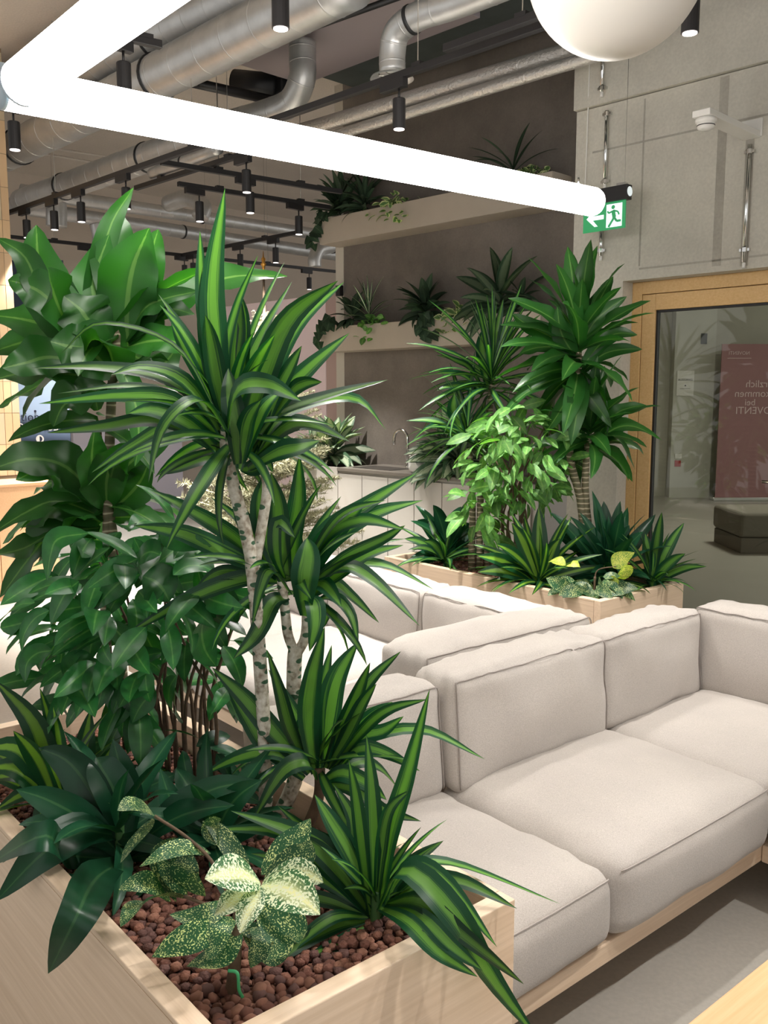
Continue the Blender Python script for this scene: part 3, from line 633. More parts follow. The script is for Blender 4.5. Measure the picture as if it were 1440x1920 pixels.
# ---------------------------------------------------------------- kitchen unit
DK = 5.42; ZK = 1.05
ku = thing('kitchen_unit', WPT(sw(720, DK), DK + .3, 0), 'grey kitchen unit with plain doors under the dark wall', 'cabinet')
k0, k1, kr = sw(545, DK), sw(632, DK), sw(1010, DK)
mb = MB(); wallbox(mb, k0, kr, DK + .02, DD - DK - .021, .06, ZK - .03); mb.build('carcass', M['cabinet'], ku)
xs = [632, 678, 727, 777, 830, 885, 940, 1000]
for x0, x1 in zip(xs[:-1], xs[1:]):
    mb = MB(); wallbox(mb, sw(x0, DK) + .004, sw(x1, DK) - .004, DK, .019, .1, ZK - .055); mb.build('door', M['cabinet'], ku, bevel=.002)
mb = MB(); wallbox(mb, k1, kr, DK - .01, DD - DK + .009, ZK - .03, ZK); mb.build('worktop', M['worktop'], ku, bevel=.003)
mb = MB(); wallbox(mb, k0, k1 - .003, DK, .018, 0, ZK); mb.build('planter_front', M['cabinet'], ku)
mb = MB(); wallbox(mb, k0, k1 - .003, DK + .019, DD - DK - .04, ZK - .05, ZK - .02); mb.build('soil', M['soil'], ku)
mb = MB(); wallbox(mb, k0, kr, DK + .05, .02, 0, .06); mb.build('plinth', M['black'], ku)
s_ = sw(720, DK + .2)
mb = MB(); wallbox(mb, s_ - .28, s_ + .2, DK + .08, .27, ZK + .0005, ZK + .004); mb.build('sink', plain('dark_sink', (58, 54, 50), .4), ku, bevel=.002)
fb = PW(764, 884, DK + .42); fb = Vector((fb.x, fb.y, ZK))
ft = thing('kitchen_tap', fb, 'slim steel swan-neck tap on the grey kitchen worktop', 'tap')
zt = ZK + .25; rr = .085
pts = [fb, fb + UP * (zt - ZK)] + [fb + UP * (zt - ZK) + WL * (rr - rr * math.cos(R(a))) + UP * rr * math.sin(R(a)) for a in range(15, 181, 15)]
pts.append(pts[-1] - UP * .05)
MB().tube(pts, .014, 12).build('spout', M['chrome'], ft, True); MB().tube([fb, fb + UP * .015], .022, 14).build('base_ring', M['chrome'], ft, True)
MB().tube([fb + UP * .1, fb + UP * .1 + WR * .045 + UP * .01], .006, 8).build('lever', M['chrome'], ft, True)
# crumpled white bag
me = bpy.data.meshes.new('bag'); bm = bmesh.new(); bmesh.ops.create_icosphere(bm, subdivisions=3, radius=.1)
for v in bm.verts:
    n = noise.noise(v.co * 18) * .025; v.co = v.co * (1 + n * 8); v.co.z = max(v.co.z, -.07)
bm.to_mesh(me); bm.free(); me.materials.append(M['white'])
o = bpy.data.objects.new('paper_bag', me); link(o, WPT(sw(789, DK + .13), DK + .13, ZK + .071), None); tag(o, 'crumpled white paper bag on the worktop beside the tap', 'bag')

# ---------------------------------------------------------------- boards at the back
def wboard(name, xl, xr, ytop, D, mat, label, z0=0):
    mb = MB(); wallbox(mb, sw(xl, D), sw(xr, D), D, .06, z0, PW((xl + xr) / 2, ytop, D).z); return mb.build(name, mat, label=label, cat='board', bevel=.004)
wboard('partition_board', 413, 611, 564, DD + .25, M['pinkwhite'], 'tall pinkish white partition board behind the fir tree')
l0, l1 = PB(130, 800, .12), PB(334, 800, .12)
MB().box(Vector((l0.x, l0.y, 0)), l1.xy.to_3d() - l0.xy.to_3d(), -WL * .1, UP * l0.z).build('partition_board', M['lavender'], label='low lavender white board along the back wall', cat='board', bevel=.004)
# printed display panel behind the tall plant
dp0, dp1 = PY(22, 868, 8.75), PY(134, 868, 8.75); dt = PY(60, 488, 8.75).z
dw = (Vector((dp1.x, dp1.y, 0)) - Vector((dp0.x, dp0.y, 0))); 
def dispmat():
    m, nt, b = newmat('display_print'); g_ = N(nt, 'ShaderNodeNewGeometry'); s = N(nt, 'ShaderNodeSeparateXYZ'); nt.links.new(g_.outputs['Position'], s.inputs[0])
    mr = N(nt, 'ShaderNodeMapRange'); nt.links.new(s.outputs[2], mr.inputs[0]); mr.inputs[1].default_value = 1.0; mr.inputs[2].default_value = 3.0
    dk_, lt, md = srgb(58, 70, 88), srgb(170, 192, 220), srgb(104, 122, 150)
    r_ = ramp(nt, mr.outputs[0], [(0, md), (.06, dk_), (.09, md), (.13, dk_), (.17, md), (.21, dk_), (.26, lt), (.46, lt), (.5, dk_), (.62, dk_), (.8, dk_)])
    nt.links.new(r_, b.inputs['Base Color']); b.inputs['Roughness'].default_value = .25; return m
dsp = thing('display_panel', dp0, 'blue grey printed glass display panel with white mirrored lettering and round icons', 'display')
zb = dp0.z
dn = Vector((dw.y, -dw.x, 0)).normalized()
MB().box(Vector((dp0.x, dp0.y, zb)), dw, -dn * .02, UP * (dt - zb)).build('print_panel', dispmat(), dsp)
for k in (.06, .94): MB().box(Vector((dp0.x, dp0.y, 0)) + dw * k - dn * .015, dw.normalized() * .03, -dn * .03, UP * zb).build('leg', M['chrome'], dsp)
def dfm(x, y): return frame_m(PY(x, y, 8.742), dw, UP)
navy = plain('navy_ink', (38, 44, 66), .6)
text('lettering', 'ction', .115, navy, dfm(52, 789), dsp); text('lettering', 'ELLUNG  O', .1, M['white'], dfm(80, 807), dsp, True)
poly2('dot', circ(0, 0, .012, 12), navy, dfm(66, 771), dsp)
for (x, y) in ((75, 823), ):
    poly2('moon_icon', circ(0, 0, .038, 24), M['white'], dfm(x, y), dsp); poly2('moon_icon', circ(-.008, 0, .026, 16, -90, 90), navy, dfm(x + 1, y), dsp, .002)
for k, w_ in enumerate((.11, .09, .05)):
    MB().box(PY(66 + k * 3, 832 + k * 3, 8.742), dw.normalized() * w_, -dn * .001, UP * .006).build('caption_rule', M['white'], dsp)
poly2('eye_icon', [(-.05, 0), (-.02, .025), (.02, .025), (.05, 0), (.02, -.025), (-.02, -.025)], M['white'], dfm(76, 846), dsp); poly2('eye_icon', circ(0, 0, .016, 14), navy, dfm(76, 846), dsp, .002)
sb = dfm(66, 662)
poly2('sun_icon', circ(0, 0, .06, 24), M['white'], sb, dsp)
for k in range(28):
    a = R(k * 360 / 28); poly2('sun_ray', [(math.cos(a - .03) * .09, math.sin(a - .03) * .09), (math.cos(a + .03) * .09, math.sin(a + .03) * .09), (math.cos(a + .02) * .2, math.sin(a + .02) * .2), (math.cos(a - .02) * .2, math.sin(a - .02) * .2)], M['white'], sb, dsp)
# reception cabinet, lower left
ca = PZ(115, 1111, 0); zc = .97
cab = thing('wood_cabinet', ca, 'warm beech cabinet with a recessed plinth below the tiled column', 'cabinet')
MB().box(ca - WP_ * 1.5 + WL * .03, WP_ * 1.47, WL * .5, UP * .1).build('plinth', M['oak_cab'], cab)
for i in range(3): MB().box(ca - WP_ * (.5 * (i + 1) - .003) - WL * .0, WP_ * .494, WL * .02, UP * (zc - .125) ).build('door', M['oak_cab'], cab).location += UP * .1
MB().box(ca - WP_ * 1.5 + WL * .021 + UP * .101, WP_ * 1.49, WL * .45, UP * (zc - .13)).build('body', M['oak_cab'], cab)
MB().box(ca - WP_ * 1.5 - WL * .01 + UP * (zc - .024), WP_ * 1.52, WL * .5, UP * .024).build('top', M['oak_cab'], cab, bevel=.003)

# ---------------------------------------------------------------- wooden planters
def planter(name, a0, a1, b0, b1, zt, label, facing='oak_b'):
    t = thing(name, F((a0 + a1) / 2, (b0 + b1) / 2), label, 'planter'); th = .042
    def pan(nm, A0, A1, B0, B1, mat):
        MB().box(F(A0, B0, .002), E2 * (A1 - A0), E1 * (B1 - B0), UP * (zt - .002)).build(nm, mat, t, bevel=.0025)
    pan('end_panel', a0, a1, b0, b0 + th, M['oak']); pan('end_panel', a0, a1, b1 - th, b1, M['oak'])
    MB().box(F(a0, b0 + th + .001, .002), E2 * th, E1 * (b1 - b0 - 2 * th - .002), UP * (zt - .014)).build('side_panel', M[facing], t)
    MB().box(F(a0, b0 + th + .001, zt - .0118), E2 * th, E1 * (b1 - b0 - 2 * th - .002), UP * .0118).build('rim_strip', M['oak_b'], t, bevel=.002); pan('side_panel', a1 - th, a1, b0 + th + .001, b1 - th - .001, M['oak_b'])
    MB().box(F(a0 + th + .001, b0 + th + .001, .3), E2 * (a1 - a0 - 2 * th - .002), E1 * (b1 - b0 - 2 * th - .002), UP * (zt - .385)).build('soil', M['soil'], t)
    return t
ZP = .69
planter('wood_planter', 0, .693, 0, 1.69, ZP, 'long pale oak planter in front of the sofa arm')
planter('wood_planter', 3.02, 3.76, 1.51, 3.16, ZP, 'long pale oak planter behind the second sofa by the glass door')
# clay pebbles
def pebmesh(i, sub=2):
    bm = bmesh.new(); bmesh.ops.create_icosphere(bm, subdivisions=sub, radius=1.0); o_ = Vector((i * 7.3, 1.7, 3))
    for v in bm.verts: v.co *= 1 + .35 * noise.noise(v.co * 1.3 + o_); 
    for v in bm.verts: v.co.z *= .82
    me = bpy.data.meshes.new('clay_pebble'); bm.to_mesh(me); bm.free(); me.polygons.foreach_set('use_smooth', [True] * len(me.polygons)); return me
pm = []
for i in range(8): me = pebmesh(i); me.materials.append(M['clay'][i % 4]); pm.append(me)
rng = random.Random(5); cand = []
def peb_spots(a0, a1, b0, b1, z, step):
    out = []; b = b0; row = 0
    while b < b1:
        a = a0 + (step / 2 if row % 2 else 0)
        while a < a1:
            out.append((a + rng.uniform(-.3, .3) * step, b + rng.uniform(-.3, .3) * step, z + rng.uniform(-.003, .006), step * rng.uniform(.42, .66))); a += step
        b += step * .85; row += 1
    return out
sp1 = peb_spots(.056, .637, .056, 1.63, .612, .0165) + peb_spots(.06, .63, .06, .7, .6225, .022)
sp1.sort(key=lambda q: (F(q[0], q[1], q[2]) - C0).length)
for q in sp1[:300]:
    o = bpy.data.objects.new('clay_pebble', rng.choice(pm)); link(o, F(q[0], q[1], q[2]), None); o.scale = (q[3],) * 3; o.rotation_euler = (rng.uniform(-.4, .4), rng.uniform(-.4, .4), rng.uniform(0, 6.3))
    tag(o, 'reddish brown clay pebble in the front planter', 'pebble', 'clay pebbles at the front planter corner')
def pebble_stuff(spots, name, label):
    objs = [MB() for _ in range(1)]; base = [pebmesh(i, 1) for i in range(4)]
    V = [[v.co.copy() for v in me.vertices] for me in base]; Fc = [[list(p.vertices) for p in me.polygons] for me in base]
    vs, fs, mi = [], [], []
    for q in spots:
        k = rng.randrange(4); c = F(q[0], q[1], q[2]); rot = Matrix.Rotation(rng.uniform(0, 6.3), 3, 'Z'); n0 = len(vs)
        vs += [c + rot @ (v * q[3]) for v in V[k]]; fs += [[i + n0 for i in f] for f in Fc[k]]; mi += [rng.randrange(4)] * len(Fc[k])
    og = F(spots[0][0], spots[0][1], .6); me = mesh(name, [v - og for v in vs], fs, None, True)
    for m_ in M['clay']: me.materials.append(m_)
    me.polygons.foreach_set('material_index', mi); o = bpy.data.objects.new(name, me); link(o, og, None); tag(o, label, 'pebbles', kind='stuff')
pebble_stuff(sp1[300:], 'clay_pebbles', 'bed of reddish clay pebbles filling the front planter')
pebble_stuff(peb_spots(3.075, 3.705, 1.565, 3.1, .612, .024), 'clay_pebbles', 'bed of reddish clay pebbles in the planter by the door')

# ---------------------------------------------------------------- sofas
def cushion(name, parent, a0, a1, b0, b1, z0, z1, r=.05, puff=(0, 0, .03), lean=(0, 0), seam=None, seed=0, wr=.006, n=20):
    """soft box in the furniture frame; lean = shift of the top in (a, b)"""
    ca_, cb_, cz_ = (a0 + a1) / 2, (b0 + b1) / 2, (z0 + z1) / 2; h = Vector(((a1 - a0) / 2, (b1 - b0) / 2, (z1 - z0) / 2))
    bm = bmesh.new(); bmesh.ops.create_cube(bm, size=2.0); bmesh.ops.subdivide_edges(bm, edges=bm.edges[:], cuts=n, use_grid_fill=True)
    def warp(p):
        # denser near the edges
        q = Vector([math.copysign(abs(x) ** .7, x) if abs(x) < 1 else x for x in p])
        P = Vector((q.x * h.x, q.y * h.y, q.z * h.z)); inn = Vector([max(-(h[i] - r), min(h[i] - r, P[i])) for i in range(3)])
        d = P - inn
        if d.length > 1e-9: P = inn + d.normalized() * min(r, max(abs(d.x), abs(d.y), abs(d.z)))
        u_, v_, w_ = P.x / h.x, P.y / h.y, P.z / h.z
        bl = lambda x: max(0, 1 - x * x)
        P.x += math.copysign(1, u_) * abs(u_) ** 3 * puff[0] * bl(v_) * bl(w_); P.y += math.copysign(1, v_) * abs(v_) ** 3 * puff[1] * bl(u_) * bl(w_); P.z += math.copysign(1, w_) * abs(w_) ** 3 * puff[2] * bl(u_) * bl(v_) * (1 if w_ > 0 else .1)
        s = Vector((seed * 3.1, seed * 1.7, seed))
        nn = noise.noise(P * 6 + s) * wr + noise.noise(Vector((P.x * 24, P.y * 24, P.z * 5)) + s) * wr * 1.1 * (.25 + max(0, w_) ** 2) * (1 - max(abs(u_), abs(v_), abs(w_)) ** 12 * .5)
        P += Vector((u_, v_, w_)) * nn
        k = (P.z + h.z) / (2 * h.z); P.x += lean[0] * k; P.y += lean[1] * k
        return P
    org = F(ca_, cb_, cz_); pts = [warp(v.co) for v in bm.verts]
    for v, P in zip(bm.verts, pts): v.co = (E2 * P.x + E1 * P.y + UP * P.z) + org - WPOS[parent.name]
    me = bpy.data.meshes.new(name); bm.to_mesh(me); bm.free(); me.polygons.foreach_set('use_smooth', [True] * len(me.polygons)); me.materials.append(M['fabric'])
    o = bpy.data.objects.new(name, me); link(o, WPOS[parent.name], parent)
    for path in (seam or []):
        L = []
        for i in range(len(path) - 1):
            A_, B_ = Vector(path[i]), Vector(path[i + 1]); L += [A_.lerp(B_, k / 24) for k in range(24)]
        L.append(Vector(path[-1])); W = []
        for p in L:
            P = warp(p); P = P + Vector([math.copysign(.003, x) if abs(x) > .75 else 0 for x in p]); W.append(org + E2 * P.x + E1 * P.y + UP * P.z)
        MB().tube(W, .0024, 6).build('seam_piping', M['piping_soft' if name == 'seat_cushion' else 'piping'], o, True)
    return o
def fix_sub(o):  # keep sub-part offsets right
    pass
k_ = .93
topfront = lambda s: [(-.985, s * .93, -.6), (-.985, s * .95, .93), (.985, s * .95, .93), (.985, s * .93, -.6)]
sofa = thing('corner_sofa', F(1.8, .55), 'pale oatmeal corner sofa on a low wooden base beside the front planter', 'sofa')
ZS0, ZS1 = .205, .43
MB().box(F(.72, .24, .14), E2 * (3.06 - .72), E1 * .86, UP * .06).build('base_frame', M['oak'], sofa, bevel=.004)
MB().box(F(2.21, -.66, .14), E2 * .85, E1 * .898, UP * .06).build('base_frame', M['oak_b'], sofa, bevel=.004)
for (a, b) in ((.8, .6), (.8, 1.0), (2.1, 1.0), (2.98, 1.0), (2.98, -.58), (2.3, -.58), (1.9, 1.0)):
    MB().tube([F(a, b, 0), F(a, b, .14)], [.016, .022], 12).build('leg', M['oak'], sofa, True)
seamtop = [[(-.97, -1, .8), (.97, -1, .8)]]
cushion('seat_cushion', sofa, .705, 1.362, .215, .93, ZS0, ZS1 - .005, .06, (.005, .02, .04), seam=seamtop, seed=1)
cushion('seat_cushion', sofa, 1.352, 2.2, .2, .93, ZS0, ZS1 + .012, .065, (.008, .022, .045), seam=seamtop, seed=2)
cushion('seat_cushion', sofa, 2.19, 3.03, .225, .93, ZS0, ZS1, .06, (.005, .012, .04), seam=None, seed=3)
cushion('seat_cushion', sofa, 2.2, 3.03, -.68, .23, ZS0, ZS1, .06, (.02, .012, .04), seam=[[(-1, -.97, .8), (-1, .97, .8)]], seed=4)
bs = [[(-.96, -1, -.8), (-.96, -1, .93), (.96, -1, .93), (.96, -1, -.8)]]
cushion('back_cushion', sofa, .708, 1.345, .86, 1.06, ZS1 - .02, .785, .042, (.01, .03, .012), (0, .03), bs, 5, .007)
cushion('back_cushion', sofa, 1.355, 2.16, .82, 1.03, ZS1 - .01, .80, .045, (.012, .035, .014), (0, .03), bs, 6, .012)
cushion('back_cushion', sofa, 2.155, 2.86, .85, 1.05, ZS1 - .01, .795, .045, (.012, .03, .014), (0, .01), bs, 7, .012)
cushion('back_cushion', sofa, 2.86, 3.07, .1, .93, ZS1 - .01, .80, .045, (.03, .012, .014), (.03, 0), [[(-1, .96, -.8), (-1, .96, .93), (-1, -.96, .93)]], 8, .009)
cushion('back_cushion', sofa, 2.86, 3.07, -.7, .09, ZS1 - .01, .80, .045, (.03, .012, .014), (.03, 0), None, 9, .009)
sofa2 = thing('second_sofa', F(1.95, 2.2), 'pale oatmeal sofa backing onto the planter by the glass door', 'sofa')
MB().box(F(1.5, 1.12, .14), E2 * 1.05, E1 * 2.5, UP * .06).build('base_frame', M['oak_b'], sofa2, bevel=.004)
for (a, b) in ((1.58, 1.2), (2.47, 1.2), (1.58, 3.52), (2.47, 3.52)): MB().tube([F(a, b, 0), F(a, b, .14)], [.016, .022], 12).build('leg', M['oak'], sofa2, True)
cushion('arm_cushion', sofa2, 1.47, 2.42, 1.108, 1.372, ZS1 - .02, .80, .042, (.01, .012, .02), (0, 0), [[(-.96, -1, -.6), (-.96, -1, .9), (.96, -1, .9), (.96, -1, -.6)]], 11, .01)
cushion('seat_cushion', sofa2, 1.47, 2.42, 1.1, 2.0, ZS0, ZS1 + .0, .06, (.01, .01, .04), seed=12)
cushion('seat_cushion', sofa2, 1.47, 2.42, 2.01, 2.85, ZS0, ZS1 + .0, .06, (.01, .01, .04), seed=13)
cushion('seat_cushion', sofa2, 1.47, 2.42, 2.86, 3.65, ZS0, ZS1 + .0, .06, (.01, .01, .04), seed=14)
b2 = [[(-1, .96, -.8), (-1, .96, .93), (-1, -.96, .93), (-1, -.96, -.8)]]
cushion('back_cushion', sofa2, 2.32, 2.56, 1.378, 2.08, ZS1 - .02, .745, .045, (.03, .012, .012), (.03, 0), b2, 15, .011)
cushion('back_cushion', sofa2, 2.32, 2.56, 2.09, 2.86, ZS1 - .02, .745, .045, (.03, .012, .012), (.03, 0), b2, 16, .009)
cushion('back_cushion', sofa2, 2.32, 2.56, 2.87, 3.62, ZS1 - .02, .76, .045, (.03, .012, .012), (.03, 0), b2, 17, .009)
# coffee table
tb = thing('coffee_table', F(1.5, -.6), 'low pale oak coffee table facing the corner sofa', 'table')
MB().box(F(.85, -1.0, .315), E2 * 1.2, E1 * .815, UP * .035).build('tabletop', wood('table_oak', (204, 160, 114), (216, 176, 132), FA, .45), tb, bevel=.004)
for (a, b) in ((.93, -.92), (1.97, -.92), (.93, -.27), (1.97, -.27)): MB().box(F(a - .025, b - .025, 0), E2 * .05, E1 * .05, UP * .315).build('leg', M['oak'], tb)
# ---------------------------------------------------------------- leaves
def prof(kind, t):
    if kind == 'strap': return (.34 + .66 * min(1, t / .38) ** .8) * max(0, 1 - max(0, (t - .42) / .58) ** 1.9) ** .9
    if kind == 'broad': return .07 + .93 * math.sin(math.pi * min(1, .04 + .96 * t) ** .85) ** .85 if t < .995 else 0.02
    if kind == 'ellip': return max(0.02, math.sin(math.pi * (t ** .85)) ** .8) if t > .02 else .05
    if kind == 'heart': return max(.02, (1 - t) ** .75 * min(1, t / .12) ** .5 * 1.15)
    return 1
def leaf_geo(path, width, kind, Nh, fold=.25, wavy=0, m=4, twist=0, seed=0):
    n = len(path) - 1; rr = random.Random(seed)
    T = [(path[min(n, i + 1)] - path[max(0, i - 1)]).normalized() for i in range(n + 1)]
    D = (path[-1] - path[0]).normalized(); Sd = D.cross(Vector(Nh))
    if Sd.length < .05: Sd = D.cross(Vector((.3, .5, .8)))
    Sd.normalize(); vs, uv, fs = [], [], []; ph = rr.uniform(0, 6)
    for i, p in enumerate(path):
        Sd = (Sd - T[i] * Sd.dot(T[i])).normalized(); t = i / n
        S2 = Matrix.Rotation(twist * t, 3, T[i]) @ Sd; Nn = S2.cross(T[i]); w = width * .5 * prof(kind, t)
        for j in range(m + 1):
            u = j / m * 2 - 1; lift = abs(u) * fold * w
            wv = wavy * width * abs(u) ** 2 * math.sin(t * 15 + ph + (1.7 if u > 0 else 0)) * math.sin(math.pi * t)
            vs.append(p + S2 * (u * w * (1 - .1 * fold)) + Nn * (lift + wv)); uv.append((.5 + u * .5, t))
    for i in range(n):
        for j in range(m): a = i * (m + 1) + j; fs.append([a, a + 1, a + m + 2, a + m + 1])
    return vs, fs, uv
def add_leaf(plant, path, width, kind, mat, Nh=(0, -.55, .8), fold=.25, wavy=0, m=4, twist=0, seed=0, name='leaf'):
    og = path[0]; vs, fs, uv = leaf_geo(path, width, kind, Nh, fold, wavy, m, twist, seed)
    me = mesh(name, [v - og for v in vs], fs, mat, True, uv); o = bpy.data.objects.new(name, me); return link(o, og, plant)
_can = {}
def canon(kind, mat, droop, width, wavy, var, fold=.25, n=10, m=4):
    k = (kind, mat.name, round(droop, 2), round(width, 3), wavy, var, m)
    if k not in _can:
        rr = random.Random(hash(k) % 9999 if False else var * 13 + int(droop * 100)); side = rr.uniform(-.12, .12)
        path = []; a = 0; p = Vector((0, 0, 0))
        for i in range(n + 1):
            path.append(p.copy()); t = i / n; ang = -droop * t ** 1.3; yaw = side * t * 2
            p = p + Vector((math.sin(yaw) * math.cos(ang), math.cos(yaw) * math.cos(ang), math.sin(ang))) / n
        vs, fs, uv = leaf_geo(path, width, kind, (0, 0, 1), fold, wavy, m, rr.uniform(-.5, .5), var)
        _can[k] = mesh('leaf', vs, fs, mat, True, uv)
    return _can[k]
def put_leaf(plant, pos, direc, length, me, roll=0, name='leaf', up=None):
    d = Vector(direc).normalized(); u = Vector(up or (0, 0, 1)); x = d.cross(u)
    if x.length < .05: x = Vector((1, 0, 0))
    x.normalize(); z = x.cross(d)
    m_ = Matrix.Identity(3); m_.col[0], m_.col[1], m_.col[2] = x, d, z
    m_ = Matrix.Rotation(roll, 3, d) @ m_
    o = bpy.data.objects.new(name, me); link(o, pos, plant); o.rotation_euler = m_.to_euler(); o.scale = (length,) * 3; return o
def crown(plant, c, n, L, w, kind, mat, seed, el=(80, -15), droop=(.3, 1.3), rise=.12, wavy=0, axis=None, avoid=None, fold=.25, m=4, spread=1.0, lj=.25, irr=14):
    rr = random.Random(seed); c = Vector(c); ax = Vector(axis or (0, 0, 1)).normalized()
    for i in range(n):
        t = (i + .5) / n; az = i * 2.39996 + rr.uniform(-.5, .5); e_ = R(el[0] + (el[1] - el[0]) * t ** .9 + rr.uniform(-irr, irr))
        d = Vector((math.cos(az) * math.cos(e_), math.sin(az) * math.cos(e_), math.sin(e_)))
        d = ax.rotation_difference(Vector((0, 0, 1))).inverted() @ d
        if avoid and avoid(d): continue
        dr = droop[0] + (droop[1] - droop[0]) * t; dr = round(dr * 4) / 4
        ln = L * rr.uniform(1 - lj, 1 + lj * .4)
        me = canon(kind, mat if not isinstance(mat, list) else rr.choice(mat), dr, w, wavy, rr.randrange(3), fold, m=m)
        put_leaf(plant, c + ax * rise * (1 - t) * spread, d, ln, me, rr.uniform(-.8, .8), up=Vector((0, 0, 1)) + Vector((0, -.25, 0)))
WK = 1.3
def px_leaves(plant, Y, rows, kind, mat, seed=0, Nh=(0, -.75, .62), dz=.12, fold=.25, wavy=0, jit=1):
    """rows: (width px, [(x, y, dY), ...] base -> tip)"""
    rr = random.Random(seed)
    for w, pts in rows:
        P3 = []; k = len(pts); bend = rr.uniform(-1, 1) * dz
        for i, q in enumerate(pts):
            dY = q[2] if len(q) > 2 else bend * (i / (k - 1))
            if isinstance(dY, tuple) and dY[0] == 'z': P3.append(PZ(q[0], q[1], dY[1]))   # at a height, over a rim
            elif isinstance(dY, tuple):   # clear of a planter face: ('a', v) or ('b', v)
                ax = E2 if dY[0] == 'a' else E1; r0 = ray(q[0], q[1]); P3.append(C0 + r0 * ((dY[1] - (C0 - FO).dot(ax)) / r0.dot(ax)))
            else: P3.append(PY(q[0], q[1], Y + dY))
        nh = Vector(Nh) + Vector((rr.uniform(-.4, .4), rr.uniform(-.25, .25), rr.uniform(-.2, .2))) * jit
        add_leaf(plant, bez(P3, 14), w / FPX * Y * WK, kind, mat, nh, fold, wavy, 4, rr.uniform(-.35, .35), rr.randrange(999))
def stem(plant, pts, rad, mat='bark', n=10, seg=14, name='stem'):
    path = bez(pts, seg); k = len(path)
    r = rad if isinstance(rad, (int, float)) else [rad[0] + (rad[1] - rad[0]) * i / (k - 1) for i in range(k)]
    return MB().tube(path, r, n).build(name, M[mat], plant, True)
def zs(q): return Vector((q.x, q.y, .615))

# ---------------------------------------------------------------- front planter: striped cane plants
YA = 2.12
bA = F(.50, .66, .612)
pA = thing('cane_dracaena', bA, 'tallest striped-leaf cane plant with pale scarred trunk in the front planter', 'plant')
stem(pA, [bA, PY(499, 1480, YA), PY(488, 1250, YA), PY(470, 1040, YA), PY(440, 920, YA), PY(424, 850, YA), PY(425, 800, YA)], (.018, .014))
stem(pA, [PY(474, 1080, YA), PY(492, 980, YA + .02), PY(500, 900, YA + .02), PY(470, 840, YA + .02)], (.013, .012))
rowsA = [
 (38, [(432, 820), (405, 640), (400, 520), (422, 352)]), (24, [(415, 800), (390, 640), (378, 540), (375, 432)]), (30, [(425, 820), (400, 700), (385, 600), (380, 500)]),
 (40, [(455, 835), (488, 720), (540, 600), (634, 526)]), (24, [(480, 800), (512, 700), (562, 605), (646, 528)]), (32, [(470, 850), (520, 755), (580, 690), (656, 624)]),
 (26, [(455, 800), (465, 700), (490, 630), (548, 527)]), (28, [(445, 790), (440, 690), (448, 620), (452, 560)]), (22, [(450, 790), (455, 680), (458, 600), (450, 548)]),
 (14, [(430, 760), (425, 660), (445, 570), (484, 478)]), (30, [(470, 850), (520, 780), (610, 745), (728, 712)]), (34, [(475, 855), (540, 775), (660, 748, .0), (724, 806)]),
 (34, [(470, 860), (540, 800), (590, 800), (656, 828)]), (36, [(425, 830, -.1), (445, 735, -.16), (500, 722, -.2), (565, 752, -.22)]),
 (26, [(470, 840), (540, 745), (570, 720), (604, 716)]), (28, [(480, 845), (520, 740), (545, 690), (566, 648)]),
 (26, [(425, 830), (330, 752), (230, 742), (72, 757)]), (28, [(420, 840), (300, 790), (200, 800), (88, 812)]), (30, [(425, 820), (330, 720), (200, 690), (58, 690)]),
 (24, [(425, 830), (340, 760), (250, 725), (106, 738)]), (30, [(415, 850), (330, 800), (250, 835), (172, 886)]), (38, [(430, 820, -.1), (375, 752, -.16), (310, 800, -.2), (278, 905, -.22)]),
 (20, [(425, 790), (380, 690), (340, 620), (300, 572)]), (26, [(420, 800), (385, 720), (345, 650), (320, 600)]), (8, [(410, 780, -.05), (330, 650, -.1), (190, 606, -.16), (112, 665, -.18)]),
 (32, [(425, 830), (350, 720), (270, 690), (207, 703)]), (30, [(430, 875), (390, 860), (340, 875), (294, 890)]), (28, [(450, 880), (470, 880), (500, 870), (512, 885)]),
 (36, [(465, 880, -.06), (520, 850, -.1), (560, 840, -.12), (600, 826, -.1)]), (30, [(420, 860), (360, 800), (290, 770), (240, 775)]),
 (34, [(445, 870, -.08), (440, 800, -.1), (432, 740, -.1), (428, 690, -.08)]), (34, [(455, 870, -.08), (480, 800, -.1), (500, 760, -.1), (530, 730, -.08)]),
 (34, [(450, 880, -.07), (460, 820, -.1), (470, 780, -.12), (490, 750, -.12)]), (30, [(425, 800), (410, 720), (395, 640), (385, 590)]), (30, [(430, 790), (425, 700), (412, 620), (408, 545)])]
px_leaves(pA, YA, rowsA, 'strap', M['leaf_var'], 3)
crown(pA, PY(432, 850, YA), 30, .33, .105, 'strap', M['leaf_var'], 11, (75, -25), (.3, 1.4), .1, lj=.35)
